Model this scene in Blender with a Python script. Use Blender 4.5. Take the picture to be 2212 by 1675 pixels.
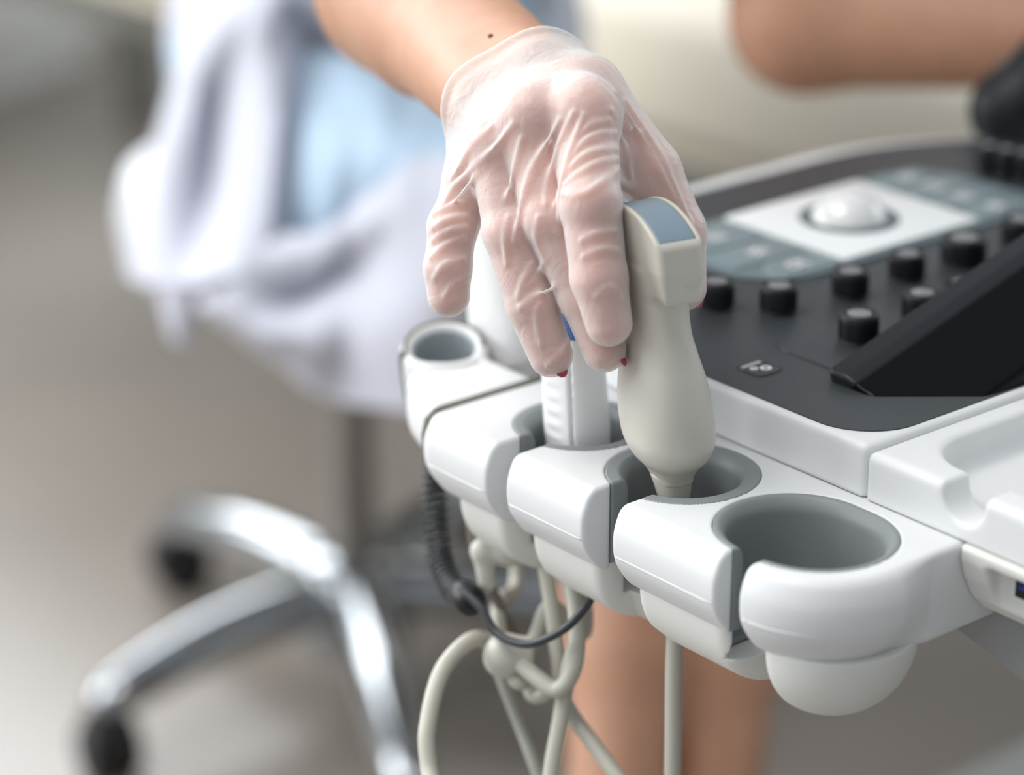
import bpy, bmesh, math, random
import numpy as np
from mathutils import Vector, Matrix

for _o in list(bpy.data.objects):
    bpy.data.objects.remove(_o)
SC = bpy.context.scene
COL = SC.collection
random.seed(4)
RNG = np.random.default_rng(7)

# ------------------------------------------------------------------ camera
W, H, F = 2212.0, 1675.0, 6000.0
CZ = 1.12
PITCH = math.radians(21.7)
cam_data = bpy.data.cameras.new('camera')
cam_data.sensor_width = 36.0
cam_data.lens = F / W * 36.0
cam_data.clip_start = 0.05
cam_data.dof.use_dof = True
cam_data.dof.focus_distance = 1.112
cam_data.dof.aperture_fstop = 3.3
cam_data.dof.aperture_blades = 0
cam = bpy.data.objects.new('camera', cam_data)
cam.location = (0, 0, CZ)
cam.rotation_euler = (math.pi / 2 - PITCH, 0, 0)
COL.objects.link(cam)
SC.camera = cam

# ------------------------------------------------------------------ world, lights, exposure
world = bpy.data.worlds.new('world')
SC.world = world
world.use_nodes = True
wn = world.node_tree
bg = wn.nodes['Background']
# made-up ambient gradient, shaped for the light: bright from upper left, dim from right
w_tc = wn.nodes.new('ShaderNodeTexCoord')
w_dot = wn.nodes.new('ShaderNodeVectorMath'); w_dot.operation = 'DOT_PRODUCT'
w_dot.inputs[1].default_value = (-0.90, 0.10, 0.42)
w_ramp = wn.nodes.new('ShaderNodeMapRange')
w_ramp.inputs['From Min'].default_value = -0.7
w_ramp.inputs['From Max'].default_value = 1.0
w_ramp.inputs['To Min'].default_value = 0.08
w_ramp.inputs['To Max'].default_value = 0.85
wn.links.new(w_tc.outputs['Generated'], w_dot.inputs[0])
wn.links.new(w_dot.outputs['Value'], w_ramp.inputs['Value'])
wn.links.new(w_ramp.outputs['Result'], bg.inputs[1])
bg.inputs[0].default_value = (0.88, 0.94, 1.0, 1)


def area(name, loc, target, size, energy, color):
    l = bpy.data.lights.new(name, 'AREA')
    l.shape = 'RECTANGLE'
    l.size, l.size_y = size
    l.energy = energy
    l.color = color
    o = bpy.data.objects.new(name, l)
    o.location = loc
    o.rotation_euler = (Vector(target) - Vector(loc)).to_track_quat('-Z', 'Y').to_euler()
    COL.objects.link(o)
    return o


area('daylight_back_window', (-1.35, 4.45, 1.9), (0.1, 0.6, 0.7), (2.4, 1.5), 64, (0.93, 0.97, 1.0))
area('daylight_left_window', (-2.9, 1.9, 1.75), (0.2, 1.3, 0.6), (2.6, 1.5), 68, (0.95, 0.98, 1.0))
area('daylight_right_window', (3.1, 2.9, 1.8), (0.3, 1.4, 0.7), (2.0, 1.4), 20, (0.90, 0.95, 1.0))
area('ceiling_lamp_light', (-0.9, 0.9, 2.62), (-0.9, 0.9, 0), (1.2, 1.2), 24, (1.0, 0.96, 0.9))
vs = SC.view_settings
vs.view_transform = 'Standard'
vs.look = 'None'
vs.gamma = 1.0
vs.use_curve_mapping = False
vs.exposure = 0.34
SC.display_settings.display_device = 'sRGB'

# ------------------------------------------------------------------ coordinate helpers
FWD = np.array([0, math.cos(PITCH), -math.sin(PITCH)])
UPV = np.array([0, math.sin(PITCH), math.cos(PITCH)])
RGT = np.array([1.0, 0, 0])
CAMP = np.array([0, 0, CZ])
AZ = math.radians(39.7)
UD = np.array([-math.sin(AZ), math.cos(AZ), 0])   # along the holder rail, away
VD = np.array([math.cos(AZ), math.sin(AZ), 0])    # from the rail towards the console
OR = np.array([0.06891, 1.03684, 0.67])           # centre of the middle cup on the rail top


def pd(px, py, d):
    """point of the room seen at a pixel of the photo, d metres deep"""
    return CAMP + (FWD + RGT * ((px - W / 2) / F) - UPV * ((py - H / 2) / F)) * d


def at(px, py, z):
    r = FWD + RGT * ((px - W / 2) / F) - UPV * ((py - H / 2) / F)
    return CAMP + r * ((z - CZ) / r[2])


def R(a, b, z):
    """rail coordinates in millimetres -> room"""
    return OR + UD * (a / 1000) + VD * (b / 1000) + np.array([0, 0, z / 1000])


MR = np.array([UD, VD, [0, 0, 1.0]])              # rows


def rail_to_world(v):
    return OR + (np.asarray(v, float) / 1000.0) @ MR


def world_to_rail(p):
    return (MR @ (np.asarray(p, float) - OR)) * 1000


def mm(v):
    return np.asarray(v, float) / 1000.0


# ------------------------------------------------------------------ scene helpers
def tag(o, label=None, cat=None, group=None, kind=None):
    if label: o['label'] = label
    if cat: o['category'] = cat
    if group: o['group'] = group
    if kind: o['kind'] = kind
    return o


def thing(name, loc, label, cat, group=None):
    o = bpy.data.objects.new(name, None)
    o.location = tuple(float(c) for c in loc)
    o.empty_display_size = 0.05
    COL.objects.link(o)
    o['wloc'] = [float(c) for c in loc]
    return tag(o, label, cat, group)


def wloc(o):
    return np.array(o['wloc']) if o is not None and 'wloc' in o else np.zeros(3)


def link(name, me, mat, parent=None, smooth=True):
    o = bpy.data.objects.new(name, me)
    if mat is not None:
        me.materials.append(mat)
    COL.objects.link(o)
    if parent is not None:
        o.parent = parent
        o['wloc'] = [float(c) for c in wloc(parent)]
    return o


def mesh_np(name, verts, faces, mat, parent=None, smooth=True, label=None):
    """verts in room metres; faces: list or (n,4) array"""
    v = np.asarray(verts, np.float64) - wloc(parent)
    me = bpy.data.meshes.new(name)
    if isinstance(faces, np.ndarray) and faces.ndim == 2:
        n, k = faces.shape
        me.vertices.add(len(v)); me.vertices.foreach_set('co', v.astype(np.float32).ravel())
        me.loops.add(n * k); me.loops.foreach_set('vertex_index', faces.astype(np.int32).ravel())
        me.polygons.add(n)
        me.polygons.foreach_set('loop_start', np.arange(0, n * k, k, dtype=np.int32))
        me.polygons.foreach_set('loop_total', np.full(n, k, np.int32))
        me.update(calc_edges=True)
    else:
        me.from_pydata([tuple(p) for p in v], [], [tuple(f) for f in faces])
        me.update()
    if smooth:
        me.polygons.foreach_set('use_smooth', np.ones(len(me.polygons), bool))
    me.validate()
    o = link(name, me, mat, parent)
    if label: o['label'] = label
    return o


def mesh_bm(name, bm, mat, parent=None, smooth=True, xf=None, angle=None, label=None):
    bmesh.ops.recalc_face_normals(bm, faces=bm.faces)
    if xf is not None:
        for v in bm.verts:
            v.co = Vector(xf(np.array(v.co)))
        bmesh.ops.recalc_face_normals(bm, faces=bm.faces)
    off = Vector(wloc(parent))
    for v in bm.verts:
        v.co -= off
    me = bpy.data.meshes.new(name)
    bm.to_mesh(me); bm.free()
    if smooth:
        me.polygons.foreach_set('use_smooth', np.ones(len(me.polygons), bool))
        me.set_sharp_from_angle(angle=math.radians(angle or 35))
    o = link(name, me, mat, parent)
    if label: o['label'] = label
    return o


# ------------------------------------------------------------------ signed distance modelling
def smin(a, b, k):
    h = np.clip(0.5 + 0.5 * (b - a) / k, 0, 1)
    return b * (1 - h) + a * h - k * h * (1 - h)


def smax(a, b, k):
    return -smin(-a, -b, k)


def cone(p, A, B, ra, rb):
    """tapered capsule"""
    x, y, z = p
    A = np.asarray(A, float); B = np.asarray(B, float)
    d = B - A
    L2 = float(d @ d) + 1e-12
    t = np.clip(((x - A[0]) * d[0] + (y - A[1]) * d[1] + (z - A[2]) * d[2]) / L2, 0, 1)
    return np.sqrt((x - A[0] - d[0] * t) ** 2 + (y - A[1] - d[1] * t) ** 2 + (z - A[2] - d[2] * t) ** 2) - (ra + (rb - ra) * t)


def ell(p, c, r, M=None):
    x, y, z = p[0] - c[0], p[1] - c[1], p[2] - c[2]
    if M is not None:
        x, y, z = (M[0][0] * x + M[0][1] * y + M[0][2] * z, M[1][0] * x + M[1][1] * y + M[1][2] * z, M[2][0] * x + M[2][1] * y + M[2][2] * z)
    k0 = np.sqrt((x / r[0]) ** 2 + (y / r[1]) ** 2 + (z / r[2]) ** 2)
    k1 = np.sqrt((x / r[0] ** 2) ** 2 + (y / r[1] ** 2) ** 2 + (z / r[2] ** 2) ** 2)
    return k0 * (k0 - 1) / (k1 + 1e-9)


def box(p, c, h, r=0.0, M=None):
    x, y, z = p[0] - c[0], p[1] - c[1], p[2] - c[2]
    if M is not None:
        x, y, z = (M[0][0] * x + M[0][1] * y + M[0][2] * z, M[1][0] * x + M[1][1] * y + M[1][2] * z, M[2][0] * x + M[2][1] * y + M[2][2] * z)
    qx, qy, qz = np.abs(x) - h[0] + r, np.abs(y) - h[1] + r, np.abs(z) - h[2] + r
    return np.sqrt(np.maximum(qx, 0) ** 2 + np.maximum(qy, 0) ** 2 + np.maximum(qz, 0) ** 2) + np.minimum(np.maximum(qx, np.maximum(qy, qz)), 0) - r


def rrect(a, b, a0, a1, b0, b1, r):
    """plan rounded rectangle, r = corner radii (a+b+, a+b-, a-b+, a-b-)"""
    ca, cb = (a0 + a1) / 2, (b0 + b1) / 2
    x, y = a - ca, b - cb
    rr = np.where(x > 0, np.where(y > 0, r[0], r[1]), np.where(y > 0, r[2], r[3]))
    qx = np.abs(x) - (a1 - a0) / 2 + rr
    qy = np.abs(y) - (b1 - b0) / 2 + rr
    return np.minimum(np.maximum(qx, qy), 0) + np.sqrt(np.maximum(qx, 0) ** 2 + np.maximum(qy, 0) ** 2) - rr


def stadium(a, b, c, e, r):
    """plan superellipse-like cup outline: circle radius r stretched by e along a"""
    qa = np.maximum(np.abs(a - c[0]) - e, 0)
    return np.sqrt(qa ** 2 + (b - c[1]) ** 2) - r


def tri(p, A, B, C, th):
    A, B, C = [np.asarray(q, float) for q in (A, B, C)]
    P = np.stack([np.broadcast_to(q, np.broadcast(*p).shape) for q in p], -1)
    ba, cb, ac = B - A, C - B, A - C
    pa, pb, pc = P - A, P - B, P - C
    nor = np.cross(ba, ac)
    def seg(q, e):
        t = np.clip(q @ e / (e @ e), 0, 1)[..., None]
        return ((q - e * t) ** 2).sum(-1)
    ins = (np.sign(pa @ np.cross(ba, nor)) + np.sign(pb @ np.cross(cb, nor)) + np.sign(pc @ np.cross(ac, nor))) >= 2
    d = np.where(ins, (pa @ nor) ** 2 / (nor @ nor), np.minimum(np.minimum(seg(pa, ba), seg(pb, cb)), seg(pc, ac)))
    return np.sqrt(d) - th


def sdf_verts(f, lo, hi, h, safety=1.35, newton=2):
    """surface net of f < 0 inside the box"""
    lo = np.asarray(lo, float); hi = np.asarray(hi, float)
    B = 8
    nb = np.ceil((hi - lo) / (h * B)).astype(int) + 1
    lo = lo - h * B / 2
    cen = [lo[i] + h * (np.arange(nb[i]) * B + (B - 1) / 2) for i in range(3)]
    cx, cy, cz = np.meshgrid(*cen, indexing='ij')
    V0 = f((cx, cy, cz)).astype(np.float32)
    act = np.abs(V0) < 0.5 * math.sqrt(3) * B * h * safety
    V = np.empty((nb[0], nb[1], nb[2], B, B, B), np.float32)
    V[:] = V0[..., None, None, None]
    ids = np.argwhere(act)
    off = np.stack(np.meshgrid(*[np.arange(B)] * 3, indexing='ij'), -1).reshape(-1, 3)
    for s in range(0, len(ids), 600):
        c = ids[s:s + 600]
        P = lo + h * (c[:, None, :] * B + off[None])
        V[c[:, 0], c[:, 1], c[:, 2]] = f((P[..., 0], P[..., 1], P[..., 2])).reshape(-1, B, B, B)
    V = V.transpose(0, 3, 1, 4, 2, 5).reshape(nb[0] * B, nb[1] * B, nb[2] * B)
    S = V < 0
    n = np.array(V.shape)
    cnt = np.zeros(tuple(n - 1), np.int8)
    for i in (0, 1):
        for j in (0, 1):
            for k in (0, 1):
                cnt += S[i:n[0] - 1 + i, j:n[1] - 1 + j, k:n[2] - 1 + k]
    cells = np.argwhere((cnt > 0) & (cnt < 8))
    cor = np.array([[i, j, k] for i in (0, 1) for j in (0, 1) for k in (0, 1)])
    vals = np.stack([V[cells[:, 0] + c[0], cells[:, 1] + c[1], cells[:, 2] + c[2]] for c in cor], 1)
    acc = np.zeros((len(cells), 3)); num = np.zeros(len(cells))
    for e0 in range(8):
        for ax in range(3):
            if cor[e0][ax] == 0:
                e1 = e0 + (4, 2, 1)[ax]
                a, b = vals[:, e0], vals[:, e1]
                m = (a < 0) != (b < 0)
                t = np.where(m, a / np.where(m, a - b, 1), 0)
                p = cor[e0][None] + t[:, None] * (cor[e1] - cor[e0])[None]
                acc[m] += p[m]; num[m] += 1
    verts = lo + h * (cells + acc / num[:, None])
    vid = np.full(tuple(n - 1), -1, np.int32)
    vid[cells[:, 0], cells[:, 1], cells[:, 2]] = np.arange(len(cells))
    quads = []
    for ax in range(3):
        sl0 = [slice(None)] * 3; sl1 = [slice(None)] * 3
        sl0[ax] = slice(0, n[ax] - 1); sl1[ax] = slice(1, n[ax])
        s0, s1 = S[tuple(sl0)], S[tuple(sl1)]
        e = np.argwhere(s0 != s1)
        u, w = (ax + 1) % 3, (ax + 2) % 3
        ok = (e[:, u] > 0) & (e[:, w] > 0) & (e[:, u] < n[u] - 1) & (e[:, w] < n[w] - 1)
        e = e[ok]
        q = []
        for du, dw in ((-1, -1), (0, -1), (0, 0), (-1, 0)):
            c = e.copy(); c[:, u] += du; c[:, w] += dw
            q.append(vid[c[:, 0], c[:, 1], c[:, 2]])
        q = np.stack(q, 1)
        inside = S[e[:, 0], e[:, 1], e[:, 2]]
        q[~inside] = q[~inside][:, ::-1]
        quads.append(q)
    quads = np.concatenate(quads)
    quads = quads[(quads >= 0).all(1)]
    eps = h * 0.35
    for _ in range(newton):
        x, y, z = verts.T
        d = f((x, y, z))
        g = np.stack([f((x + eps, y, z)) - f((x - eps, y, z)), f((x, y + eps, z)) - f((x, y - eps, z)), f((x, y, z + eps)) - f((x, y, z - eps))], 1) / (2 * eps)
        st = d[:, None] * g / np.maximum((g ** 2).sum(1), 0.25)[:, None]
        ln = np.linalg.norm(st, axis=1, keepdims=True)
        st *= np.minimum(1, 0.5 * h / np.maximum(ln, 1e-12))
        verts = verts - st
    return verts, quads


def sdf_obj(name, f, lo, hi, h, mat, parent=None, xf=None, label=None, **k):
    v, q = sdf_verts(f, lo, hi, h, **k)
    if xf is not None:
        v = xf(v)
    return mesh_np(name, v, q, mat, parent, label=label)


# ------------------------------------------------------------------ plain shapes
def smooth_path(pts, n=10):
    """Catmull-Rom through points"""
    P = np.asarray(pts, float)
    P = np.vstack([2 * P[0] - P[1], P, 2 * P[-1] - P[-2]])
    out = []
    for i in range(1, len(P) - 2):
        for t in np.linspace(0, 1, n, endpoint=False):
            a, b, c, d = P[i - 1:i + 3]
            out.append(0.5 * (2 * b + (c - a) * t + (2 * a - 5 * b + 4 * c - d) * t * t + (3 * b - a - 3 * c + d) * t ** 3))
    out.append(P[-2])
    return np.array(out)


def tube(path, rad, ns=16, closed_ends=True):
    """swept circle; rad scalar or per point; returns verts, faces"""
    P = np.asarray(path, float)
    n = len(P)
    rad = np.broadcast_to(np.asarray(rad, float), (n,))
    T = np.gradient(P, axis=0)
    T /= np.linalg.norm(T, axis=1, keepdims=True) + 1e-12
    ref = np.array([0, 0, 1.0]) if abs(T[0][2]) < 0.9 else np.array([1.0, 0, 0])
    N = np.cross(T[0], ref); N /= np.linalg.norm(N)
    vs_, fs = [], []
    for i in range(n):
        N = N - T[i] * (N @ T[i]); N /= np.linalg.norm(N)
        Bn = np.cross(T[i], N)
        for k in range(ns):
            a = 2 * math.pi * k / ns
            vs_.append(P[i] + rad[i] * (math.cos(a) * N + math.sin(a) * Bn))
    for i in range(n - 1):
        for k in range(ns):
            k2 = (k + 1) % ns
            fs.append((i * ns + k, i * ns + k2, (i + 1) * ns + k2, (i + 1) * ns + k))
    if closed_ends:
        fs.append(tuple(range(ns - 1, -1, -1)))
        fs.append(tuple((n - 1) * ns + k for k in range(ns)))
    return vs_, fs


def add_box(bm, c, s, rz=0.0, bevel=0.0, seg=3):
    m = Matrix.Translation(Vector(c)) @ Matrix.Rotation(rz, 4, 'Z') @ Matrix.Diagonal((s[0], s[1], s[2], 1))
    r = bmesh.ops.create_cube(bm, size=1.0, matrix=m)
    if bevel:
        es = list({e for v in r['verts'] for e in v.link_edges})
        bmesh.ops.bevel(bm, geom=es, offset=bevel, segments=seg, affect='EDGES', profile=0.5)
    return r


def add_lathe(bm, prof, c=(0, 0, 0), ns=32, M=None):
    """prof: (r, z) list; caps where r == 0"""
    rings = []
    for r, z in prof:
        if r < 1e-9:
            rings.append([bm.verts.new((0, 0, z))])
        else:
            rings.append([bm.verts.new((r * math.cos(2 * math.pi * k / ns), r * math.sin(2 * math.pi * k / ns), z)) for k in range(ns)])
    for A, B in zip(rings[:-1], rings[1:]):
        for k in range(ns):
            k2 = (k + 1) % ns
            if len(A) == 1 and len(B) == 1: continue
            if len(A) == 1: bm.faces.new((A[0], B[k2], B[k]))
            elif len(B) == 1: bm.faces.new((A[k], A[k2], B[0]))
            else: bm.faces.new((A[k], A[k2], B[k2], B[k]))
    vsn = [v for r in rings for v in r]
    mat = Matrix.Translation(Vector(c)) @ (M if M is not None else Matrix.Identity(4))
    for v in vsn:
        v.co = mat @ v.co
    return vsn


def add_plate(bm, outline, z0, z1, bevel=0.0, seg=2):
    """extruded plan outline (list of (a,b)) between z0 and z1"""
    lo = [bm.verts.new((p[0], p[1], z0)) for p in outline]
    hi_ = [bm.verts.new((p[0], p[1], z1)) for p in outline]
    n = len(outline)
    top = bm.faces.new(hi_)
    bm.faces.new(lo[::-1])
    for i in range(n):
        j = (i + 1) % n
        bm.faces.new((lo[i], lo[j], hi_[j], hi_[i]))
    if bevel:
        bmesh.ops.bevel(bm, geom=list(top.edges), offset=bevel, segments=seg, affect='EDGES', profile=0.5)


def rr_outline(a0, a1, b0, b1, r, n=8):
    """rounded rectangle outline, radii r = (a1b1, a0b1, a0b0, a1b0)"""
    if not hasattr(r, '__len__'): r = (r,) * 4
    out = []
    for (ca, cb, s, rr) in ((a1 - r[0], b1 - r[0], 0, r[0]), (a0 + r[1], b1 - r[1], 90, r[1]), (a0 + r[2], b0 + r[2], 180, r[2]), (a1 - r[3], b0 + r[3], 270, r[3])):
        for k in range(n + 1):
            t = math.radians(s + 90 * k / n)
            out.append((ca + rr * math.cos(t), cb + rr * math.sin(t)))
    return out


# ------------------------------------------------------------------ materials
def lin(c):
    return tuple(((v / 255) / 12.92 if v <= 10 else (((v / 255) + 0.055) / 1.055) ** 2.4) for v in c)


def mat(name, rgb, rough=0.45, metal=0.0, spec=0.5, bump=0.0, scale=300.0, var=0.0, vscale=12.0, sss=0.0, sss_r=(1, .35, .2), sss_s=0.004, coat=0.0, emit=0.0, sheen=0.0):
    """rgb: linear base colour"""
    m = bpy.data.materials.new(name)
    m.use_nodes = True
    nt = m.node_tree
    b = nt.nodes['Principled BSDF']
    b.inputs['Base Color'].default_value = (*rgb, 1)
    b.inputs['Roughness'].default_value = rough
    b.inputs['Metallic'].default_value = metal
    b.inputs['Specular IOR Level'].default_value = spec
    b.inputs['Coat Weight'].default_value = coat
    b.inputs['Sheen Weight'].default_value = sheen
    if sss:
        b.inputs['Subsurface Weight'].default_value = sss
        b.inputs['Subsurface Radius'].default_value = sss_r
        b.inputs['Subsurface Scale'].default_value = sss_s
    if emit:
        b.inputs['Emission Color'].default_value = (*rgb, 1)
        b.inputs['Emission Strength'].default_value = emit
    tc = nt.nodes.new('ShaderNodeTexCoord')
    if bump:
        nz = nt.nodes.new('ShaderNodeTexNoise')
        nz.inputs['Scale'].default_value = scale
        nz.inputs['Detail'].default_value = 4
        bp = nt.nodes.new('ShaderNodeBump')
        bp.inputs['Strength'].default_value = bump
        bp.inputs['Distance'].default_value = 0.001
        nt.links.new(tc.outputs['Object'], nz.inputs['Vector'])
        nt.links.new(nz.outputs['Fac'], bp.inputs['Height'])
        nt.links.new(bp.outputs['Normal'], b.inputs['Normal'])
    if var:
        n2 = nt.nodes.new('ShaderNodeTexNoise')
        n2.inputs['Scale'].default_value = vscale
        n2.inputs['Detail'].default_value = 3
        rmp = nt.nodes.new('ShaderNodeValToRGB')
        rmp.color_ramp.elements[0].position = 0.3
        rmp.color_ramp.elements[1].position = 0.7
        rmp.color_ramp.elements[0].color = (*[max(0, c * (1 - var)) for c in rgb], 1)
        rmp.color_ramp.elements[1].color = (*[min(1, c * (1 + var)) for c in rgb], 1)
        nt.links.new(tc.outputs['Object'], n2.inputs['Vector'])
        nt.links.new(n2.outputs['Fac'], rmp.inputs['Fac'])
        nt.links.new(rmp.outputs['Color'], b.inputs['Base Color'])
    return m


M_white = mat('white_plastic', (0.75, 0.76, 0.765), 0.42, bump=0.04, scale=2500)
M_lower = mat('cream_plastic', (0.74, 0.74, 0.70), 0.5, bump=0.05, scale=2500)
M_liner = mat('grey_rubber', (0.235, 0.255, 0.26), 0.5, bump=0.05, scale=2500)
M_liner_in = mat('dark_grey_rubber', (0.06, 0.063, 0.064), 0.6)
M_groove = mat('seam_shadow_gap', (0.03, 0.03, 0.03), 0.8)
M_panel = mat('black_panel_plastic', (0.036, 0.043, 0.048), 0.40, spec=0.6, bump=0.06, scale=2600)
M_knob = mat('black_knob_rubber', (0.008, 0.009, 0.011), 0.45, spec=0.5)
M_scrbase = mat('black_screen_back', (0.003, 0.0035, 0.004), 0.18, spec=0.1)
M_knobtop = mat('knob_face_grey', (0.22, 0.22, 0.23), 0.3, var=0.3, vscale=500)
M_screen = mat('black_screen_shell', (0.010, 0.013, 0.016), 0.4, spec=0.3)
M_plate = mat('smoked_key_plate', (0.16, 0.21, 0.225), 0.4, spec=0.4)
M_key = mat('grey_key', (0.20, 0.26, 0.28), 0.4)
M_glyph = mat('white_glyph', (0.85, 0.83, 0.82), 0.5)
M_pad = mat('white_pad', (0.84, 0.87, 0.88), 0.3)
M_ball = mat('trackball_white', (0.80, 0.81, 0.81), 0.12, coat=0.6)
M_ballring = mat('trackball_ring_grey', (0.10, 0.13, 0.15), 0.35)
M_probe = mat('warm_white_probe', (0.60, 0.575, 0.51), 0.38, bump=0.03, scale=2000)
M_lens = mat('grey_lens_rubber', (0.22, 0.29, 0.35), 0.4)
M_probew = mat('white_probe', (0.89, 0.89, 0.89), 0.35)
M_blue = mat('blue_band', (0.10, 0.20, 0.50), 0.4)
M_cable = mat('cream_cable', (0.52, 0.50, 0.43), 0.45, bump=0.03, scale=900)
M_bcable = mat('black_cable', (0.03, 0.035, 0.04), 0.4)
M_clamp = mat('ivory_clamp', (0.62, 0.60, 0.54), 0.4)
M_chrome = mat('brushed_chrome', (0.42, 0.44, 0.46), 0.12, metal=1.0)
M_column = mat('grey_steel_column', (0.36, 0.34, 0.32), 0.35, metal=1.0)
M_caster = mat('black_caster_plastic', (0.006, 0.006, 0.007), 0.45)
M_seat = mat('white_vinyl', (0.70, 0.72, 0.75), 0.5, bump=0.05, scale=700)
M_floor = None
M_coat = mat('white_coat_cotton', (0.56, 0.57, 0.65), 0.8, bump=0.15, scale=1500, sheen=0.2)
M_dress = mat('pale_blue_cotton', (0.44, 0.57, 0.70), 0.8, bump=0.15, scale=1500, sheen=0.2)
M_skin = mat('skin', (0.52, 0.28, 0.18), 0.5, bump=0.12, scale=900, var=0.06, vscale=60, sss=0.25, sss_s=0.003)
M_handskin = mat('pink_hand_skin', (0.74, 0.40, 0.32), 0.5, var=0.12, vscale=45, sss=0.25, sss_s=0.003)
M_hair = mat('dark_brown_hair', (0.05, 0.03, 0.02), 0.5, bump=0.3, scale=300)
M_nail = mat('red_nail_polish', (0.42, 0.07, 0.11), 0.3)
M_eye = mat('eye_white', (0.8, 0.8, 0.78), 0.2)
M_lip = mat('lip', (0.5, 0.2, 0.17), 0.4)
M_couch = mat('cream_vinyl', (0.72, 0.66, 0.54), 0.5, bump=0.08, scale=400, var=0.03, vscale=6)
M_frame = mat('grey_steel_frame', (0.20, 0.20, 0.18), 0.45)
M_cab = mat('pale_grey_laminate', (0.86, 0.88, 0.86), 0.5)
M_wall = mat('painted_wall', (0.72, 0.72, 0.70), 0.7, bump=0.05, scale=200)
M_base = mat('pale_baseboard', (0.46, 0.46, 0.44), 0.55)
M_shoe = mat('white_clog', (0.7, 0.7, 0.7), 0.5)


def floor_mat():
    m = mat('grey_beige_vinyl_floor', (0.26, 0.226, 0.197), 0.33, spec=0.8, bump=0.02, scale=400, var=0.07, vscale=3.0)
    return m


M_floor = floor_mat()


def glove_mat():
    m = bpy.data.materials.new('milky_latex')
    m.use_nodes = True
    nt = m.node_tree
    b = nt.nodes['Principled BSDF']
    b.inputs['Base Color'].default_value = (0.88, 0.845, 0.825, 1)
    b.inputs['Roughness'].default_value = 0.36
    b.inputs['Specular IOR Level'].default_value = 0.45
    tc = nt.nodes.new('ShaderNodeTexCoord')
    nz = nt.nodes.new('ShaderNodeTexNoise')
    nz.inputs['Scale'].default_value = 110
    nz.inputs['Detail'].default_value = 3
    nz.inputs['Distortion'].default_value = 1.6
    bp = nt.nodes.new('ShaderNodeBump')
    bp.inputs['Strength'].default_value = 0.32
    bp.inputs['Distance'].default_value = 0.0018
    nt.links.new(tc.outputs['Object'], nz.inputs['Vector'])
    nt.links.new(nz.outputs['Fac'], bp.inputs['Height'])
    nt.links.new(bp.outputs['Normal'], b.inputs['Normal'])
    tr = nt.nodes.new('ShaderNodeBsdfTransparent')
    tr.inputs[0].default_value = (1.0, 0.95, 0.92, 1)
    mx = nt.nodes.new('ShaderNodeMixShader')
    lw = nt.nodes.new('ShaderNodeLayerWeight')
    lw.inputs['Blend'].default_value = 0.35
    nt.links.new(bp.outputs['Normal'], lw.inputs['Normal'])
    mr = nt.nodes.new('ShaderNodeMapRange')
    mr.inputs['To Min'].default_value = 0.34
    mr.inputs['To Max'].default_value = 0.97
    nt.links.new(lw.outputs['Facing'], mr.inputs['Value'])
    nt.links.new(mr.outputs['Result'], mx.inputs['Fac'])
    nt.links.new(tr.outputs[0], mx.inputs[1])
    nt.links.new(b.outputs[0], mx.inputs[2])
    out = nt.nodes['Material Output']
    nt.links.new(mx.outputs[0], out.inputs['Surface'])
    return m


M_glove = glove_mat()

# ------------------------------------------------------------------ the room
def struct(name, bm, m):
    o = mesh_bm(name, bm, m, smooth=False)
    o['kind'] = 'structure'
    return o


bm = bmesh.new(); add_box(bm, (0.2, 2.0, -0.05), (6.4, 5.2, 0.1)); struct('floor', bm, M_floor)
# back wall with a window opening, left wall with a window opening
bm = bmesh.new()
add_box(bm, (0.2, 4.6, 0.5), (6.4, 0.1, 1.0))
add_box(bm, (0.2, 4.6, 2.775), (6.4, 0.1, 0.15))
add_box(bm, (-2.85, 4.6, 1.85), (0.3, 0.1, 1.7))
add_box(bm, (1.7, 4.6, 1.85), (3.4, 0.1, 1.7))
struct('wall_back', bm, M_wall)
bm = bmesh.new()
add_box(bm, (-3.05, 2.0, 0.45), (0.1, 5.2, 0.9))
add_box(bm, (-3.05, 2.0, 2.725), (0.1, 5.2, 0.25))
add_box(bm, (-3.05, 0.0, 1.75), (0.1, 1.2, 1.7))
add_box(bm, (-3.05, 3.95, 1.75), (0.1, 1.3, 1.7))
struct('wall_left', bm, M_wall)
bm = bmesh.new()
for x in (-2.67, -1.35, -0.03): add_box(bm, (x, 4.6, 1.85), (0.06, 0.06, 1.7))
for z in (1.03, 2.67): add_box(bm, (-1.35, 4.6, z), (2.7, 0.06, 0.06))
struct('window_1', bm, M_white)
bm = bmesh.new()
for y in (0.63, 1.95, 3.27): add_box(bm, (-3.05, y, 1.75), (0.06, 0.06, 1.7))
for z in (0.93, 2.57): add_box(bm, (-3.05, 1.95, z), (0.06, 2.7, 0.06))
struct('window_2', bm, M_white)
bm = bmesh.new()
add_box(bm, (3.25, 2.0, 0.5), (0.1, 5.2, 1.0))
add_box(bm, (3.25, 2.0, 2.725), (0.1, 5.2, 0.25))
add_box(bm, (3.25, 0.6, 1.8), (0.1, 2.4, 1.6))
add_box(bm, (3.25, 4.3, 1.8), (0.1, 0.6, 1.6))
struct('wall_right', bm, M_wall)
bm = bmesh.new()
for y in (1.83, 2.9, 3.97): add_box(bm, (3.25, y, 1.8), (0.06, 0.06, 1.6))
for z in (1.03, 2.57): add_box(bm, (3.25, 2.9, z), (0.06, 2.2, 0.06))
struct('window_3', bm, M_white)
bm = bmesh.new(); add_box(bm, (0.2, 4.53, 0.05), (6.4, 0.03, 0.1), bevel=0.006); struct('baseboard_back', bm, M_base)

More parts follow.
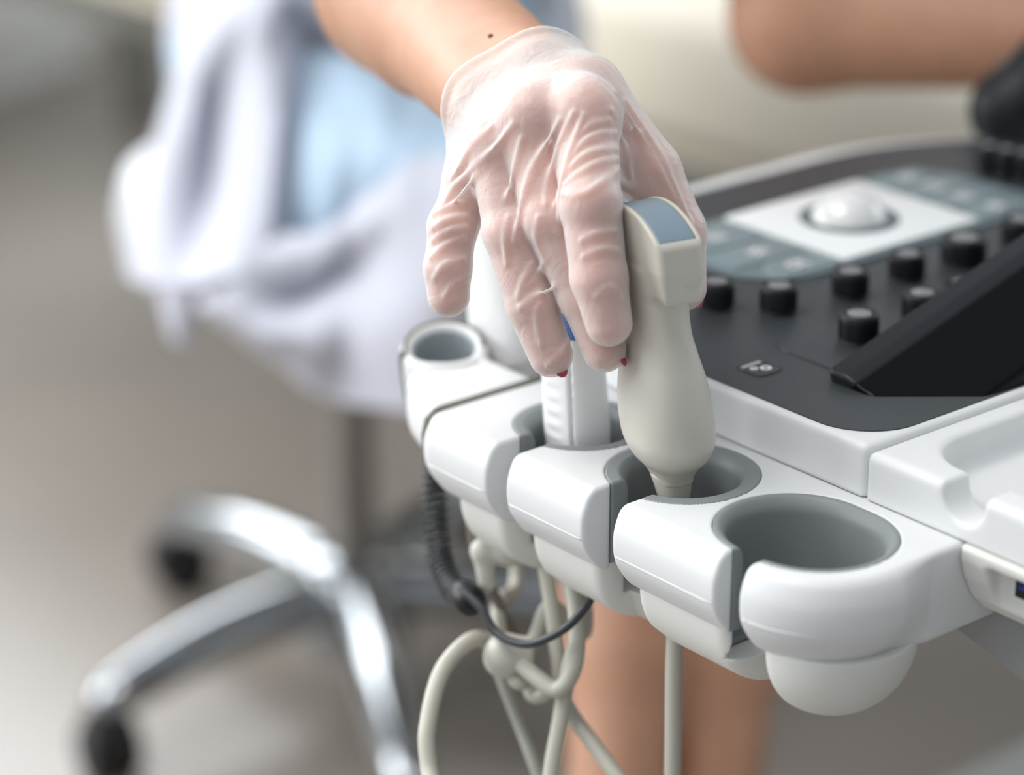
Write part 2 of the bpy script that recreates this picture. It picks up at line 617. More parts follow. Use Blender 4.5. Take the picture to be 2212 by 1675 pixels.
# ================================================================== the ultrasound console
MAC = thing('ultrasound_machine', R(-150, 240, -670), 'white ultrasound console with black control panel and probe cup rail', 'ultrasound machine')
CUPS = [((-72.5, -1.5), 5.0, 33.0, 27.2), ((0.3, 1.2), 0.0, 32.0, 22.8), ((65.5, 3.0), 0.0, 29.0, 21.0)]  # centre, stretch, outer radius, inner radius
SLOTS = [(-79.5, -66.7), (-7.4, 9.8), (58.8, 71.0)]


def interp_s(z, zs, vs):
    """smooth monotone-ish interpolation for profiles"""
    zs = np.asarray(zs, float); vs = np.asarray(vs, float)
    m = np.gradient(vs, zs)
    z = np.clip(z, zs[0], zs[-1])
    i = np.clip(np.searchsorted(zs, z) - 1, 0, len(zs) - 2)
    h = zs[i + 1] - zs[i]; t = (z - zs[i]) / h
    return (2 * t ** 3 - 3 * t ** 2 + 1) * vs[i] + (t ** 3 - 2 * t ** 2 + t) * h * m[i] + (-2 * t ** 3 + 3 * t ** 2) * vs[i + 1] + (t ** 3 - t ** 2) * h * m[i + 1]


def liner_in(a, b, z, i, grow=0.0):
    (c, e, ro, ri) = CUPS[i]
    lip = np.clip((z + 7.0) / 7.0, 0, 1)
    return stadium(a, b, c, e, ri + 3.2 * lip ** 2.5 + grow)


def slot_cut(a, b, z, i, narrow=0.0):
    s0, s1 = SLOTS[i]
    c = CUPS[i][0][1]
    return np.maximum(np.abs(a - (s0 + s1) / 2) - (s1 - s0) / 2 + narrow, b - (c - 6))


def rail_shape(p):
    a, b, z = p
    d2 = rrect(a, b, -118.5, 116, -38.5, 60.0, (30.0, 7.0, 1.0, 37.0))
    off = interp_s(z, [-46, -38, -31, -24, -16, -8, 0, 4], [-14, -5.5, 0.5, 4.6, 6.0, 5.0, 0.5, -4])
    off = off * np.clip((20 - b) / 20, 0, 1)
    d = smax(d2 - off, np.maximum(z, -38.0 - z), 3.0)
    return d


def rail_f(p):
    a, b, z = p
    d = rail_shape(p)
    for i, (c, e, ro, ri) in enumerate(CUPS):
        d = np.maximum(d, -(stadium(a, b, c, e, ro)))
        d = smax(d, -slot_cut(a, b, z, i), 2.2)
    return d


def trough_f(p):
    a, b, z = p
    prof = np.sqrt(b ** 2 + ((z + 37) * 1.02) ** 2) - 33.0
    d = smax(prof, np.maximum(-64.5 - a, a - 108.0), 9.0)
    for (s0, s1) in SLOTS[1:]:
        d = smax(d, -np.maximum(np.abs(a - (s0 + s1) / 2) - (s1 - s0) / 2 - 1.2, b + 12 + 0.35 * (z + 66)), 7.0)
    last = np.sqrt(np.minimum(a + 87.0, 0) ** 2 + b ** 2 + ((z + 37) * 0.99) ** 2) - 33.5
    d = np.minimum(d, smax(last, a + 81.0, 7.0))
    core = np.sqrt((b - 3) ** 2 + ((z + 37) * 1.02) ** 2) - 26.0
    d = np.minimum(d, np.maximum(np.maximum(core, np.abs(a + 72) - 14), -2 - b))
    d = np.maximum(d, z + 35.5)
    for i, (c, e, ro, ri) in enumerate(CUPS):
        d = np.maximum(d, -np.maximum(stadium(a, b, c, e, ri + 1.5), -52 - z))
        d = np.maximum(d, -(np.sqrt((a - c[0]) ** 2 + (b - c[1]) ** 2) - 6.0))
    # drain notches in the belly
    for ca in (-14.0, 50.0):
        d = smax(d, -(np.sqrt((a - ca) ** 2 + (b + 22) ** 2) - 4.0), 1.0)
    return d


RAIL = sdf_obj('holder_rail', rail_f, (-132, -48, -42), (122, 64, 4), 0.75, M_white, MAC, rail_to_world)
sdf_obj('rail_underside', trough_f, (-126, -38, -74), (112, 38, -33), 0.9, M_lower, RAIL, rail_to_world, label='cream rounded underside')

for i in range(3):
    (c, e, ro, ri) = CUPS[i]

    def liner_f(p, i=i, c=c, e=e, ro=ro):
        a, b, z = p
        o = stadium(a, b, c, e, ro - 0.12)
        shell = smax(smax(o, -liner_in(a, b, z, i), 1.2), z - 0.05, 0.8)
        shell = np.maximum(shell, np.maximum(-36.0 - z, rail_shape(p) - 0.05))
        shell = smax(shell, -slot_cut(a, b, z, i, -0.2), 1.6)
        inner = np.maximum(np.maximum(np.abs(liner_in(a, b, z, i, 1.0)) - 0.9, z + 30), -51 - z)
        inner = np.maximum(inner, -slot_cut(a, b, z, i, -14))
        fl = np.maximum(np.maximum(liner_in(a, b, z, i, 1.5), np.abs(z + 50) - 1.2), -(np.sqrt((a - c[0]) ** 2 + (b - c[1]) ** 2) - 8))
        fl = np.maximum(fl, -slot_cut(a, b, z, i, -14))
        return np.minimum(np.minimum(shell, inner), fl)
    sdf_obj('cup_liner', liner_f, (c[0] - 44, c[1] - 40, -60), (c[0] + 44, c[1] + 40, 3), 0.75, M_liner, RAIL, rail_to_world, label='grey rubber cup liner')

# moulding line round the teeth: a fine raised parting line
for (a0, a1) in ((-66.9, -7.6), (9.6, 58.6), (71.2, 112.0)):
    path = [(a, -44.1, -21.0) for a in np.linspace(a0 + 1.8, a1 - 1.8, 12)]
    v, f_ = tube([R(*q) for q in path], 0.00028, 8)
    mesh_np('parting_line', v, f_, M_white, RAIL)
arc = []
for t in np.linspace(0, 1, 30):
    if t < .25:
        arc.append((-81.5 + t / .25 * (-3), -44.3, -21))
    else:
        th = (t - .25) / .75 * math.radians(80)
        arc.append((-81.5 - 41.8 * math.sin(th), -1.5 - 42.8 * math.cos(th), -21))
v, f_ = tube([R(*q) for q in arc], 0.00028, 8)
mesh_np('parting_line', v, f_, M_white, RAIL)

# side holder at the far end of the rail: a smaller open cup with a rolled rim
SCA, SCB = 168.0, 10.0


def side_top(a, b):
    return 1.5 + 8.0 * np.clip((0.62 * (a - SCA) + 0.62 * (b - SCB) + 8) / 24, 0, 1)


def side_f(p):
    a, b, z = p
    off = interp_s(z, [-36, -26, -12, -3, 2], [-8, 0, 3.0, 2.2, 0])
    arm = smax(rrect(a, b, 117.6, 160, -35 + 0.40 * (a - 117), 20, (10, 10, 3, 3)) - off, np.maximum(z - 1.0, -34 - z), 4)
    ring = np.sqrt((a - SCA) ** 2 + (b - SCB) ** 2)
    out = interp_s(z, [-44, -30, -12, 2, 10], [10, 15.5, 19.0, 20.0, 19.0])
    cyl = smax(ring - out, np.maximum(z - side_top(a, b), -40 - z), 4)
    d = smin(arm, cyl, 3.0)
    d = smax(d, -np.maximum(ring - 14.5, -28 - z), 3.0)
    # groove between arm and cup
    return smax(d, -(np.maximum(np.abs(ring - 20.6) - 0.7, b - 14)), 0.8)


SIDE = sdf_obj('side_cup', side_f, (112, -36, -44), (200, 40, 16), 0.9, M_white, MAC, rail_to_world)


def sidein_f(p):
    a, b, z = p
    ring = np.sqrt((a - SCA) ** 2 + (b - SCB) ** 2)
    d = np.maximum(smax(ring - 15.6, 13.6 - ring, 0.6), np.maximum(z - (side_top(a, b) - 2.4), -30 - z))
    fl = np.maximum(ring - 15, np.abs(z + 16) - 1.5)
    return np.minimum(d, fl)


sdf_obj('side_cup_liner', sidein_f, (150, -10, -34), (188, 30, 14), 0.9, mat('blue_grey_rubber', (0.30, 0.34, 0.36), 0.5), SIDE, rail_to_world, label='grey rubber cup liner')
sp = []
for z_ in np.linspace(-30, 2, 12):
    r_ = float(interp_s(np.array([z_]), [-44, -30, -12, 2, 10], [10, 15.5, 19.0, 20.0, 19.0])[0]) - 0.1
    t_ = math.radians(-68)
    sp.append(R(SCA + r_ * math.cos(t_), SCB + r_ * math.sin(t_), z_))
for k_ in range(26):
    t_ = math.radians(-62 + 195 * k_ / 25)
    r_ = 17.6
    aa_, bb_ = SCA + r_ * math.cos(t_), SCB + r_ * math.sin(t_)
    sp.append(R(aa_, bb_, float(side_top(aa_, bb_)) - 0.5))
v, f_ = tube(smooth_path(sp, 3), 0.0011, 10)
M_olive = mat('olive_seam', (0.13, 0.14, 0.11), 0.7)
mesh_np('rim_seam', v, f_, M_olive, SIDE, label='dark olive rubber seam')
# dark rubber seams between the rail sections
for (aa, b0, b1) in ((117.0, -40, 20),):
    bm = bmesh.new()
    prof = [(-36, 0.5), (-41, -3), (-43.0, -10), (-42.5, -18), (-38.5, -28), (-31, -35), (25, -35), (25, 0.5)]
    add_plate(bm, [(q[0] * 0.99 + 0.4, q[1] + 0.3) for q in prof], -1.3, 1.3)
    mesh_bm('rail_seam', bm, M_olive, MAC, smooth=False, xf=lambda q: rail_to_world((116.9 + q[2], q[0], q[1])), label='dark rubber seam')

# ---- console housing
PANZ = 23.5


def house_out(a, b):
    return rrect(a, b, -66.0, 229.0, 37.9, 470.0, (180.0, 165.0, 2.0, 3.0))


def house_f(p):
    a, b, z = p
    d2 = house_out(a, b)
    d = smax(d2, np.maximum(z - 22.9, -30.0 - z), 3.2)
    # cut where the rail hooks on
    return np.maximum(d, -np.maximum(np.maximum(b - 60.6, a - 118), z - 0.6))


HOUSE = sdf_obj('console_housing', house_f, (-72, 32, -34), (235, 476, 28), 1.6, M_white, MAC, rail_to_world)

# black panel: outline inset from the housing with rounded near corner
bm = bmesh.new(); add_plate(bm, rr_outline(-63.0, 217.0, 40.8, 458.0, (155, 4, 27, 168), 24), 18.0, PANZ, bevel=0.5)
PANEL = mesh_bm('control_panel', bm, M_panel, MAC, xf=rail_to_world)

# corner plate outlined by a groove
bm = bmesh.new(); add_plate(bm, rr_outline(-12, 41, 85, 330, (3, 3, 13, 14)), PANZ - 0.6, PANZ + 0.08)
mesh_bm('plate_groove', bm, M_groove, PANEL, smooth=False, xf=rail_to_world, label='dark groove line')
bm = bmesh.new(); add_plate(bm, rr_outline(-11.0, 40.0, 86.0, 330, (3, 3, 12.2, 13.2)), PANZ - 0.6, PANZ + 0.55, bevel=0.4)
mesh_bm('corner_plate', bm, M_panel, PANEL, xf=rail_to_world)

# smoked plate round the trackball
bm = bmesh.new(); add_plate(bm, rr_outline(87.5, 176.0, 135.0, 335.0, (34, 20, 34, 34)), PANZ - 0.6, PANZ + 1.2, bevel=0.8)
PLATE = mesh_bm('trackball_plate', bm, M_plate, PANEL, xf=rail_to_world, label='smoked grey plate')


def glyph(pa, pb, z, kind, s, parent):
    bm = bmesh.new()
    r = random.Random(kind * 7 + 3)
    def bar(x0, y0, x1, y1, w=0.55):
        d = Vector((x1 - x0, y1 - y0)); L = d.length; d /= L; n = Vector((-d.y, d.x)) * w / 2
        q = [bm.verts.new((pa + s * (x + sx * n.x), pb + s * (y + sx * n.y), z)) for (x, y, sx) in ((x0, y0, -1), (x1, y1, -1), (x1, y1, 1), (x0, y0, 1))]
        bm.faces.new(q)
    def ringm(cx, cy, ro, ri, n=20):
        for k in range(n):
            t0, t1 = 2 * math.pi * k / n, 2 * math.pi * (k + 1) / n
            bm.faces.new([bm.verts.new((pa + s * (cx + rr * math.cos(t)), pb + s * (cy + rr * math.sin(t)), z)) for (rr, t) in ((ri, t0), (ro, t0), (ro, t1), (ri, t1))])
    if kind % 4 == 0: ringm(0, 0, 2.6, 1.6); bar(-4, 3.6, 4, 3.6, .8)
    elif kind % 4 == 1: bar(-3, -2, 3, 2, 1.2); bar(-3, 2, 3, -2, 1.2); bar(0, -4, 0, 4, 1)
    elif kind % 4 == 2: bar(-3.4, -2.4, 3.4, -2.4, 1); bar(-3.4, 0, 3.4, 0, 1); bar(-3.4, 2.4, 2.0, 2.4, 1)
    else: bar(-3, -3, -3, 3, 1); bar(-3, 3, 3, 3, 1); bar(3, 3, 3, -3, 1); bar(0, -3, 0, 1, 1)
    mesh_bm('key_symbol', bm, M_glyph, parent, smooth=False, xf=rail_to_world, label='white key symbol')


# keys either side of the trackball pad
kz = PANZ + 1.2
for n, (a0, a1) in enumerate(((91.5, 113.5), (115.5, 138.5), (140.5, 171.0))):
    bm = bmesh.new(); rr = (2, 2, 24, 2) if False else 2.0
    b0 = 146 if n == 0 else 139
    add_plate(bm, rr_outline(a0, a1, b0, 187.0, (2, 2, 2, 18) if n == 0 else (2, 14 if n == 2 else 2, 14 if n == 2 else 2, 2)), kz - 0.2, kz + 0.7, bevel=0.5)
    k = mesh_bm('key', bm, M_key, PANEL, xf=rail_to_world)
    glyph((a0 + a1) / 2, 166, kz + 0.8, n, 1.5, k)
for n, (a0, a1) in enumerate(((93.0, 112.0), (114.0, 132.5), (134.5, 152.0), (154.0, 171.0))):
    bm = bmesh.new()
    add_plate(bm, rr_outline(a0, a1, 287.0, 330.0 if n in (1, 2) else 322, 2.0), kz - 0.2, kz + 0.7, bevel=0.5)
    k = mesh_bm('key', bm, M_key, PANEL, xf=rail_to_world)
    glyph((a0 + a1) / 2, 306, kz + 0.8, n + 1, 1.4, k)
# white pad with trackball
bm = bmesh.new(); add_plate(bm, rr_outline(92.0, 174.0, 189.0, 283.0, 2.0), PANZ, PANZ + 2.4, bevel=0.8)
PAD = mesh_bm('trackball_pad', bm, M_pad, PANEL, xf=rail_to_world, label='square white pad')
bm = bmesh.new(); add_lathe(bm, [(24.6, 0), (24.6, 0.5), (23.6, 0.9), (18.0, 0.6), (18.0, -1)], (133.5, 235.0, PANZ + 2.4), 64)
mesh_bm('trackball_ring', bm, M_ballring, PAD, xf=rail_to_world, label='dark grey ring')
bm = bmesh.new(); bmesh.ops.create_uvsphere(bm, u_segments=64, v_segments=40, radius=19.6, matrix=Matrix.Translation((133.5, 235.0, PANZ - 3.0)))
mesh_bm('trackball', bm, M_ball, PAD, xf=rail_to_world, label='white ball')


def knob(a, b, r, h, base=PANZ):
    bm = bmesh.new()
    prof = [(r * 1.02, 0), (r * 1.02, 0.8), (r * .99, 1.0), (r, h - 1.6), (r * .97, h - .7), (r * .9, h - .15), (r * .78, h), (r * .70, h - .3), (r * .68, h - .9), (0, h - .9)]
    add_lathe(bm, prof, (a, b, base), 48)
    # fine grip ribs on the flank
    for k in range(40):
        t = 2 * math.pi * k / 40
        add_box(bm, (a + r * math.cos(t), b + r * math.sin(t), base + h * .45), (0.5, 0.5, h * .6), rz=t)
    ko = mesh_bm('control_knob', bm, M_knob, PANEL, xf=rail_to_world, angle=50)
    bm = bmesh.new(); add_lathe(bm, [(r * .62, h - .95), (r * .62, h - .5), (r * .58, h - .3), (0, h - .3)], (a, b, base), 40)
    mesh_bm('knob_face', bm, M_knobtop, ko, xf=rail_to_world, label='grey knob face')


for (a, b, r, h) in ((66, 119.5, 8.3, 13), (59.5, 158.5, 8.3, 13), (59.5, 196, 8.3, 13), (57.5, 232.5, 10.5, 13.5), (59, 275, 9.2, 13.5), (88, 102, 8.3, 13),
                     (17.0, 119.5, 8.6, 13), (18.0, 160.5, 8.6, 13)):
    knob(a, b, r, h, PANZ + (0.5 if a < 40 else 0))
for (a, b) in ((141.5, 345), (131.5, 347), (121.5, 350)):
    knob(a, b, 5.4, 17)
knob(36.5, 205, 4.2, 3.2, PANZ + 0.5)
# lit key with its symbols
bm = bmesh.new(); add_plate(bm, rr_outline(12.2, 28.4, 55.2, 71.2, 4.2), PANZ - 0.6, PANZ + 0.06)
mesh_bm('key_recess', bm, M_groove, PANEL, smooth=False, xf=rail_to_world, label='dark recess')
bm = bmesh.new(); add_plate(bm, rr_outline(12.9, 27.5, 56.0, 70.4, 3.8), PANZ - 0.6, PANZ + 0.5, bevel=0.4)
KEY = mesh_bm('key', bm, M_panel, PANEL, xf=rail_to_world, label='small dark key with white marks')
bm = bmesh.new()
def ring2(bm, ca, cb, ra, rb, w, z, n=28):
    for k in range(n):
        t0, t1 = 2 * math.pi * k / n, 2 * math.pi * (k + 1) / n
        bm.faces.new([bm.verts.new((ca + (ra + o) * math.cos(t), cb + (rb + o) * math.sin(t), z)) for (o, t) in ((-w, t0), (0, t0), (0, t1), (-w, t1))])
zz = PANZ + 0.62
ring2(bm, 18.6, 65.2, 2.4, 2.6, 1.3, zz); ring2(bm, 21.3, 60.8, 1.6, 1.8, 1.0, zz)
for k in range(8):
    bb = 58.2 + k * 1.4
    add_box(bm, (25.3, bb, zz), (1.7, 0.8, 0.05))
mesh_bm('key_symbol', bm, M_glyph, KEY, smooth=False, xf=rail_to_world, label='white key symbol')

# ---- touch screen wedge standing on the panel
TS = math.radians(15.8)
TSO = np.array([-9.0, 80.0, PANZ - 2.0])           # left front corner of the wedge, on the panel


def wedge_local(p):
    a, b, z = p
    x, y, w = a - TSO[0], b - TSO[1], z - TSO[2]
    s = y * math.cos(TS) + w * math.sin(TS)
    n = -y * math.sin(TS) + w * math.cos(TS)
    return x, s, n


def wedge_top(q):
    # back of the screen: one inclined face from the top edge down to the panel
    return 8.2 - 0.33 * np.maximum(q - 8.0, 0)


def wedge_up(p):
    a, b, z = p
    x, s, n = wedge_local(p)
    q = -x                                        # towards the near side
    d2 = rrect(q, s, -2.0, 15.0, -3.0, 300.0, (1.5, 2.5, 3, 3))
    d = smax(d2, np.maximum((n - wedge_top(q)) * 0.95, -9.0 - n), 1.6)
    return np.maximum(d, (PANZ - 7) - z)


def wedge_low(p):
    a, b, z = p
    x, s, n = wedge_local(p)
    q = -x
    d2 = rrect(q, s, 9.0, 53.0, -3.0, 298.0, (8, 14, 1, 1))
    d = smax(d2, np.maximum((n - wedge_top(q) + 0.45) * 0.95, -150 - n), 1.6)
    return np.maximum(d, (PANZ - 7) - z)


SCR = sdf_obj('touch_screen', wedge_up, (-60, 70, 14), (8, 380, 145), 1.5, M_screen, MAC, rail_to_world, label='black tilted touch screen')
sdf_obj('screen_base', wedge_low, (-62, 70, 14), (8, 380, 140), 1.6, M_scrbase, SCR, rail_to_world)

# dark support of the monitor behind the console, leaving the frame on the right
MA_ = [pd(2205, 300, 1.50) * 1000, pd(2190, 238, 1.50) * 1000, pd(2330, 130, 1.49) * 1000]
MB_ = rail_to_world(np.array([20, 455, 0])) * 1000


def marm_f(p):
    return smin(smin(cone(p, MA_[0], MA_[1], 20, 22), cone(p, MA_[1], MA_[2], 22, 30), 10), cone(p, MA_[0], MB_, 16, 24), 10)


_c = np.array(MA_ + [MB_])
sdf_obj('monitor_arm', marm_f, _c.min(0) - 45, _c.max(0) + 45, 3.0, M_screen, MAC, mm, label='black support at the right edge')

# ---- accessory tray on the near side
def tray_f(p):
    a, b, z = p
    d2 = rrect(a, b, -290, -66.8, 37.4, 330.0, (2, 2, 10, 30))
    d = np.maximum(smax(d2, z - 21.3, 4.5), 0.5 - z)
    pk = rrect(a, b, -275, -79.0, 54.0, 310.0, (26, 24, 26, 24))
    pocket = smax(pk + np.clip(10 - z, 0, 20) * 0.25, 5.5 - z, 5.0)
    d = smax(d, -pocket, 3.5)
    notch = np.sqrt((a + 117.0) ** 2 + (z - 17.5) ** 2) - 10.0
    notch = np.minimum(notch, np.maximum(np.abs(a + 117.0) - 10.0, 17.5 - z))
    notch = np.maximum(notch, b - 62)
    return smax(d, -notch, 3.0)


TRAY = sdf_obj('accessory_tray', tray_f, (-300, 32, -3), (-60, 340, 26), 1.2, M_white, MAC, rail_to_world)

# ---- console underside with the usb port
def under_f(p):
    a, b, z = p
    off = np.interp(z, [-36, -31, -24, -14, -6, 0, 2], [-30, -16, -9, -3.6, -0.8, 0.2, 0.2])
    d2 = rrect(a, b, -290, -118.8, 34.6, 330, (3, 3, 20, 20))
    d2 = np.maximum(d2, 0) + np.minimum(d2, 0)
    dd = np.maximum(d2 - 0 * off, (34.6 - off) - b)
    d = smax(dd, np.maximum(z - 0.1, -33.0 - z), 1.6)
    pocket = box(p, (-165, 36.0, -15.0), (33, 9.0, 9.5), 3.0)
    d = smax(d, -pocket, 2.5)
    return d


UNDER = sdf_obj('port_panel', under_f, (-300, 30, -37), (-114, 336, 3), 1.1, M_lower, MAC, rail_to_world)
bm = bmesh.new(); add_box(bm, (-146.5, 44.6, -13.5), (13, 1.2, 6.5))
USB = mesh_bm('usb_port', bm, M_caster, UNDER, smooth=False, xf=rail_to_world, label='dark usb socket')
bm = bmesh.new(); add_box(bm, (-146.5, 43.9, -12.0), (9.5, 1.0, 2.2))
mesh_bm('usb_tongue', bm, mat('blue_usb', (0.02, 0.03, 0.2), 0.4), USB, smooth=False, xf=rail_to_world, label='blue tongue')
# body under the console, column and foot
M_body = mat('grey_body_plastic', (0.30, 0.31, 0.31), 0.5)
bm = bmesh.new()
sec = [(-50, -31.5), (-50, -40), (-92, -51), (-135, -62), (-285, -98), (-285, -31.5)]
n_ = len(sec)
f_ = [bm.verts.new((q[0], 61.5, q[1])) for q in sec]; k_ = [bm.verts.new((q[0], 330, q[1])) for q in sec]
bm.faces.new(f_); bm.faces.new(k_[::-1])
for k in range(n_): bm.faces.new((f_[k], k_[k], k_[(k + 1) % n_], f_[(k + 1) % n_]))
bmesh.ops.bevel(bm, geom=list(bm.edges), offset=2.5, segments=3, affect='EDGES')
mesh_bm('underbody', bm, M_body, MAC, xf=rail_to_world)
bm = bmesh.new(); add_plate(bm, rr_outline(-420, -290, 180, 560, 25), -425, -95)
mesh_bm('column', bm, M_body, MAC, xf=rail_to_world)
bm = bmesh.new(); add_plate(bm, rr_outline(-285, 55, 340, 470, 40), -425, -30)  # unseen lower body, added to block light and darken the floor
mesh_bm('light_blocking_body', bm, M_body, MAC, xf=rail_to_world)
bm = bmesh.new(); add_plate(bm, rr_outline(-300, 246, 330, 800, 40), -500, -420, bevel=10, seg=3)
mesh_bm('foot_plate', bm, mat('grey_foot_plastic', (0.26, 0.27, 0.26), 0.5), MAC, xf=rail_to_world)
for (a, b) in ((180, 480), (180, 730), (-230, 480), (-230, 730)):
    bm = bmesh.new(); add_lathe(bm, [(0, -24), (78, -24), (84, -16), (84, 16), (78, 24), (0, 24)], (a, b, -585.5), 32, Matrix.Rotation(math.pi / 2, 4, 'X'))
    mesh_bm('castor_wheel', bm, M_caster, MAC, xf=rail_to_world)

# ================================================================== probes
def probe_frame(a, b, ta=0.0, tb=0.0):
    """probe local (x along a, y along b, z up) with lean"""
    return lambda p: (p[0] - a - ta * p[2], p[1] - b - tb * p[2], p[2])


# measured: near end of the head, the notch and the right corner
PB = thing('curved_probe', R(2, 0, 0), 'ivory curved ultrasound probe with grey lens, gripped by the gloved hand', 'ultrasound probe')
PAZ = math.radians(27)
PBX = MR @ np.array([-math.sin(PAZ), math.cos(PAZ), 0]); PBY = MR @ np.array([math.cos(PAZ), math.sin(PAZ), 0])
PBL = MR @ np.array([-0.105, 0.0, 0])             # lean per millimetre of height
PBO = MR @ np.array([-4.0, -1.0, 0])


def pB(p):
    """held probe: x along the lens, y across, z up"""
    a, b, z = p
    a = a - PBO[0] - PBL[0] * z; b = b - PBO[1] - PBL[1] * z
    return a * PBX[0] + b * PBX[1], a * PBY[0] + b * PBY[1], z


BZ = [-4, 0, 4, 8, 14, 24, 34, 44, 55, 63, 70, 80, 90]
BA = [9.0, 9.5, 12.0, 16.0, 20.0, 22.0, 22.0, 20.5, 17.5, 15.6, 15.2, 16.5, 18]
BB = [7.5, 8.0, 10.0, 13.2, 15.8, 16.8, 16.4, 15.0, 12.6, 11.2, 10.9, 10.6, 10.6]
HEADZ = 82.0


def probe_body(p):
    x, y, z = pB(p)
    ra, rb = interp_s(z, BZ, BA), interp_s(z, BZ, BB)
    q = ((np.abs(x) / ra) ** 2.5 + (np.abs(y) / rb) ** 2.5) ** (1 / 2.5)
    body = (q - 1) * np.minimum(ra, rb)
    body = smax(body, np.maximum(-3 - z, z - 92), 2.0)
    r = np.sqrt(x ** 2 + (z - 80.0) ** 2)
    flare = np.clip((z - HEADZ) / 12, 0, 1)
    d2 = rrect(x, y, -25.5, 25.5, -10.2, 10.2, (3.5, 3.5, 3.5, 3.5)) + (1 - flare) * 1.6
    head = smax(smax(d2, r - 35.5, 1.2), HEADZ - 2 - z, 4.0)
    d = smin(body, head, 2.5)
    rec = np.maximum(np.maximum(np.abs(x) - 27, np.abs(y) - 8.2), 33.8 - r)
    rec = np.maximum(rec, np.maximum(np.abs(x) - 23.0, 94 - z))
    # orientation mark: a crescent groove on the near end of the head
    mk = np.maximum(np.maximum(np.abs(z - 87.5 - 0.05 * (y - 1.0) ** 2) - 0.9, np.abs(y - 4.5) - 5.0), np.abs(x + 25.5) - 1.1)
    d = smax(d, -mk, 0.8)
    return smax(d, -rec, 0.7)


BODYB = sdf_obj('probe_body', probe_body, (-40, -42, -8), (54, 42, 122), 0.55, M_probe, PB, rail_to_world)


def lens_f(p):
    x, y, z = pB(p)
    r = np.sqrt(x ** 2 + (z - 80.0) ** 2)
    d = smax(smax(np.abs(x) - 22.9, np.abs(y) - 8.1, 0.8), 92 - z, 0.5)
    return smax(d, np.maximum(r - 35.0, 32.0 - r), 0.8)


sdf_obj('lens', lens_f, (-36, -36, 90), (50, 40, 122), 0.5, M_lens, PB, rail_to_world, label='grey curved rubber lens')


def strain_f(p):
    x, y, z = pB(p)
    cx, cy = 0.10 * (z + 2), 0.0
    ra = np.interp(z, [-60, -34, -24, -14, -4, 0, 2], [3.4, 4.2, 5.0, 6.2, 8.2, 9.3, 9.3])
    d = np.sqrt(x ** 2 + (y * 1.08) ** 2) - ra
    return smax(d * 0.9, np.maximum(z - 1.5, -56 - z), 1.0)


sdf_obj('strain_relief', strain_f, (-14, -14, -60), (20, 14, 5), 0.7, M_probe, PB, rail_to_world)
path = [R(0.5, -1.2, -54), R(0.3, -1, -66), R(-1.5, -3, -90), R(-4.5, -5, -150), R(-7, -9, -230), R(-8, -14, -330), R(0, -18, -450), R(20, 0, -560), R(60, 60, -640), R(140, 140, -662)]
v, f_ = tube(smooth_path(path, 10), 0.0036, 16)
mesh_np('cable', v, f_, M_cable, PB, label='straight cream cable hanging below the rail')

# slim white probe in the far cup
PC = thing('linear_probe', R(63, 4, -50), 'slim white ultrasound probe with ribbed grip and blue band, in the far cup', 'ultrasound probe')
pC = probe_frame(67.0, 1.8, 0.10, 0.0)


def probec_f(p):
    x, y, z = pC(p)
    w = np.interp(z, [-60, -30, 0, 40, 62, 80, 120], [11, 12.5, 13.5, 13.0, 11.5, 10.0, 9.5])
    t = np.interp(z, [-60, 0, 60, 120], [9, 11.5, 10.5, 8.5])
    q = ((np.abs(x) / w) ** 3.2 + (np.abs(y) / t) ** 3.2) ** (1 / 3.2)
    d = (q - 1) * t
    d = smax(d, np.maximum(z - 98, -48 - z), 3)
    # grip panel with ribs on the front face
    fr = -y - t
    rib = 0.55 * np.cos(np.clip((z - 2) / 6.2, -1.2, 3.2) * 2 * math.pi) * ((np.abs(x - 1.5) < 6) & (z > -5) & (z < 26))
    d = np.where(y < 0, d - rib * 0.6 * np.clip(1 - (np.abs(x - 1.5) / 6) ** 2, 0, 1), d)
    # housing seam and blue band recess
    d = smax(d, -np.maximum(np.abs(x + 8.6) - 0.7, y + t * 0.45), 0.7)
    d = np.maximum(d, -np.maximum(np.abs(z - 47) - 5.5, -(d + 0.8)))
    return d


BODYC = sdf_obj('probe_body', probec_f, (40, -16, -52), (96, 24, 102), 0.75, M_probew, PC, rail_to_world)


def bandc_f(p):
    x, y, z = pC(p)
    w = np.interp(z, [-60, -30, 0, 40, 62, 80, 120], [11, 12.5, 13.5, 13.0, 11.5, 10.0, 9.5])
    t = np.interp(z, [-60, 0, 60, 120], [9, 11.5, 10.5, 8.5])
    q = ((np.abs(x) / w) ** 3.2 + (np.abs(y) / t) ** 3.2) ** (1 / 3.2)
    d = (q - 1) * t
    return np.maximum(np.maximum(d - 0.12, -(d + 2)), np.abs(z - 47) - 5.4)


sdf_obj('band', bandc_f, (50, -16, 38), (98, 22, 56), 0.7, M_blue, PC, rail_to_world, label='blue band')
path = [R(62, 3, -46), R(64.5, 3, -64), R(66, 6, -100), pd(1190, 1310, 1.215), pd(1150, 1390, 1.212), pd(1105, 1418, 1.205)]
v, f_ = tube(smooth_path(path, 8), 0.0036, 14)
mesh_np('cable', v, f_, M_cable, PC)

# big white probe standing behind the rail in its own sleeve
PA = thing('wide_probe', R(163, 44, -40), 'thick white ultrasound probe seen between little and ring finger', 'ultrasound probe')


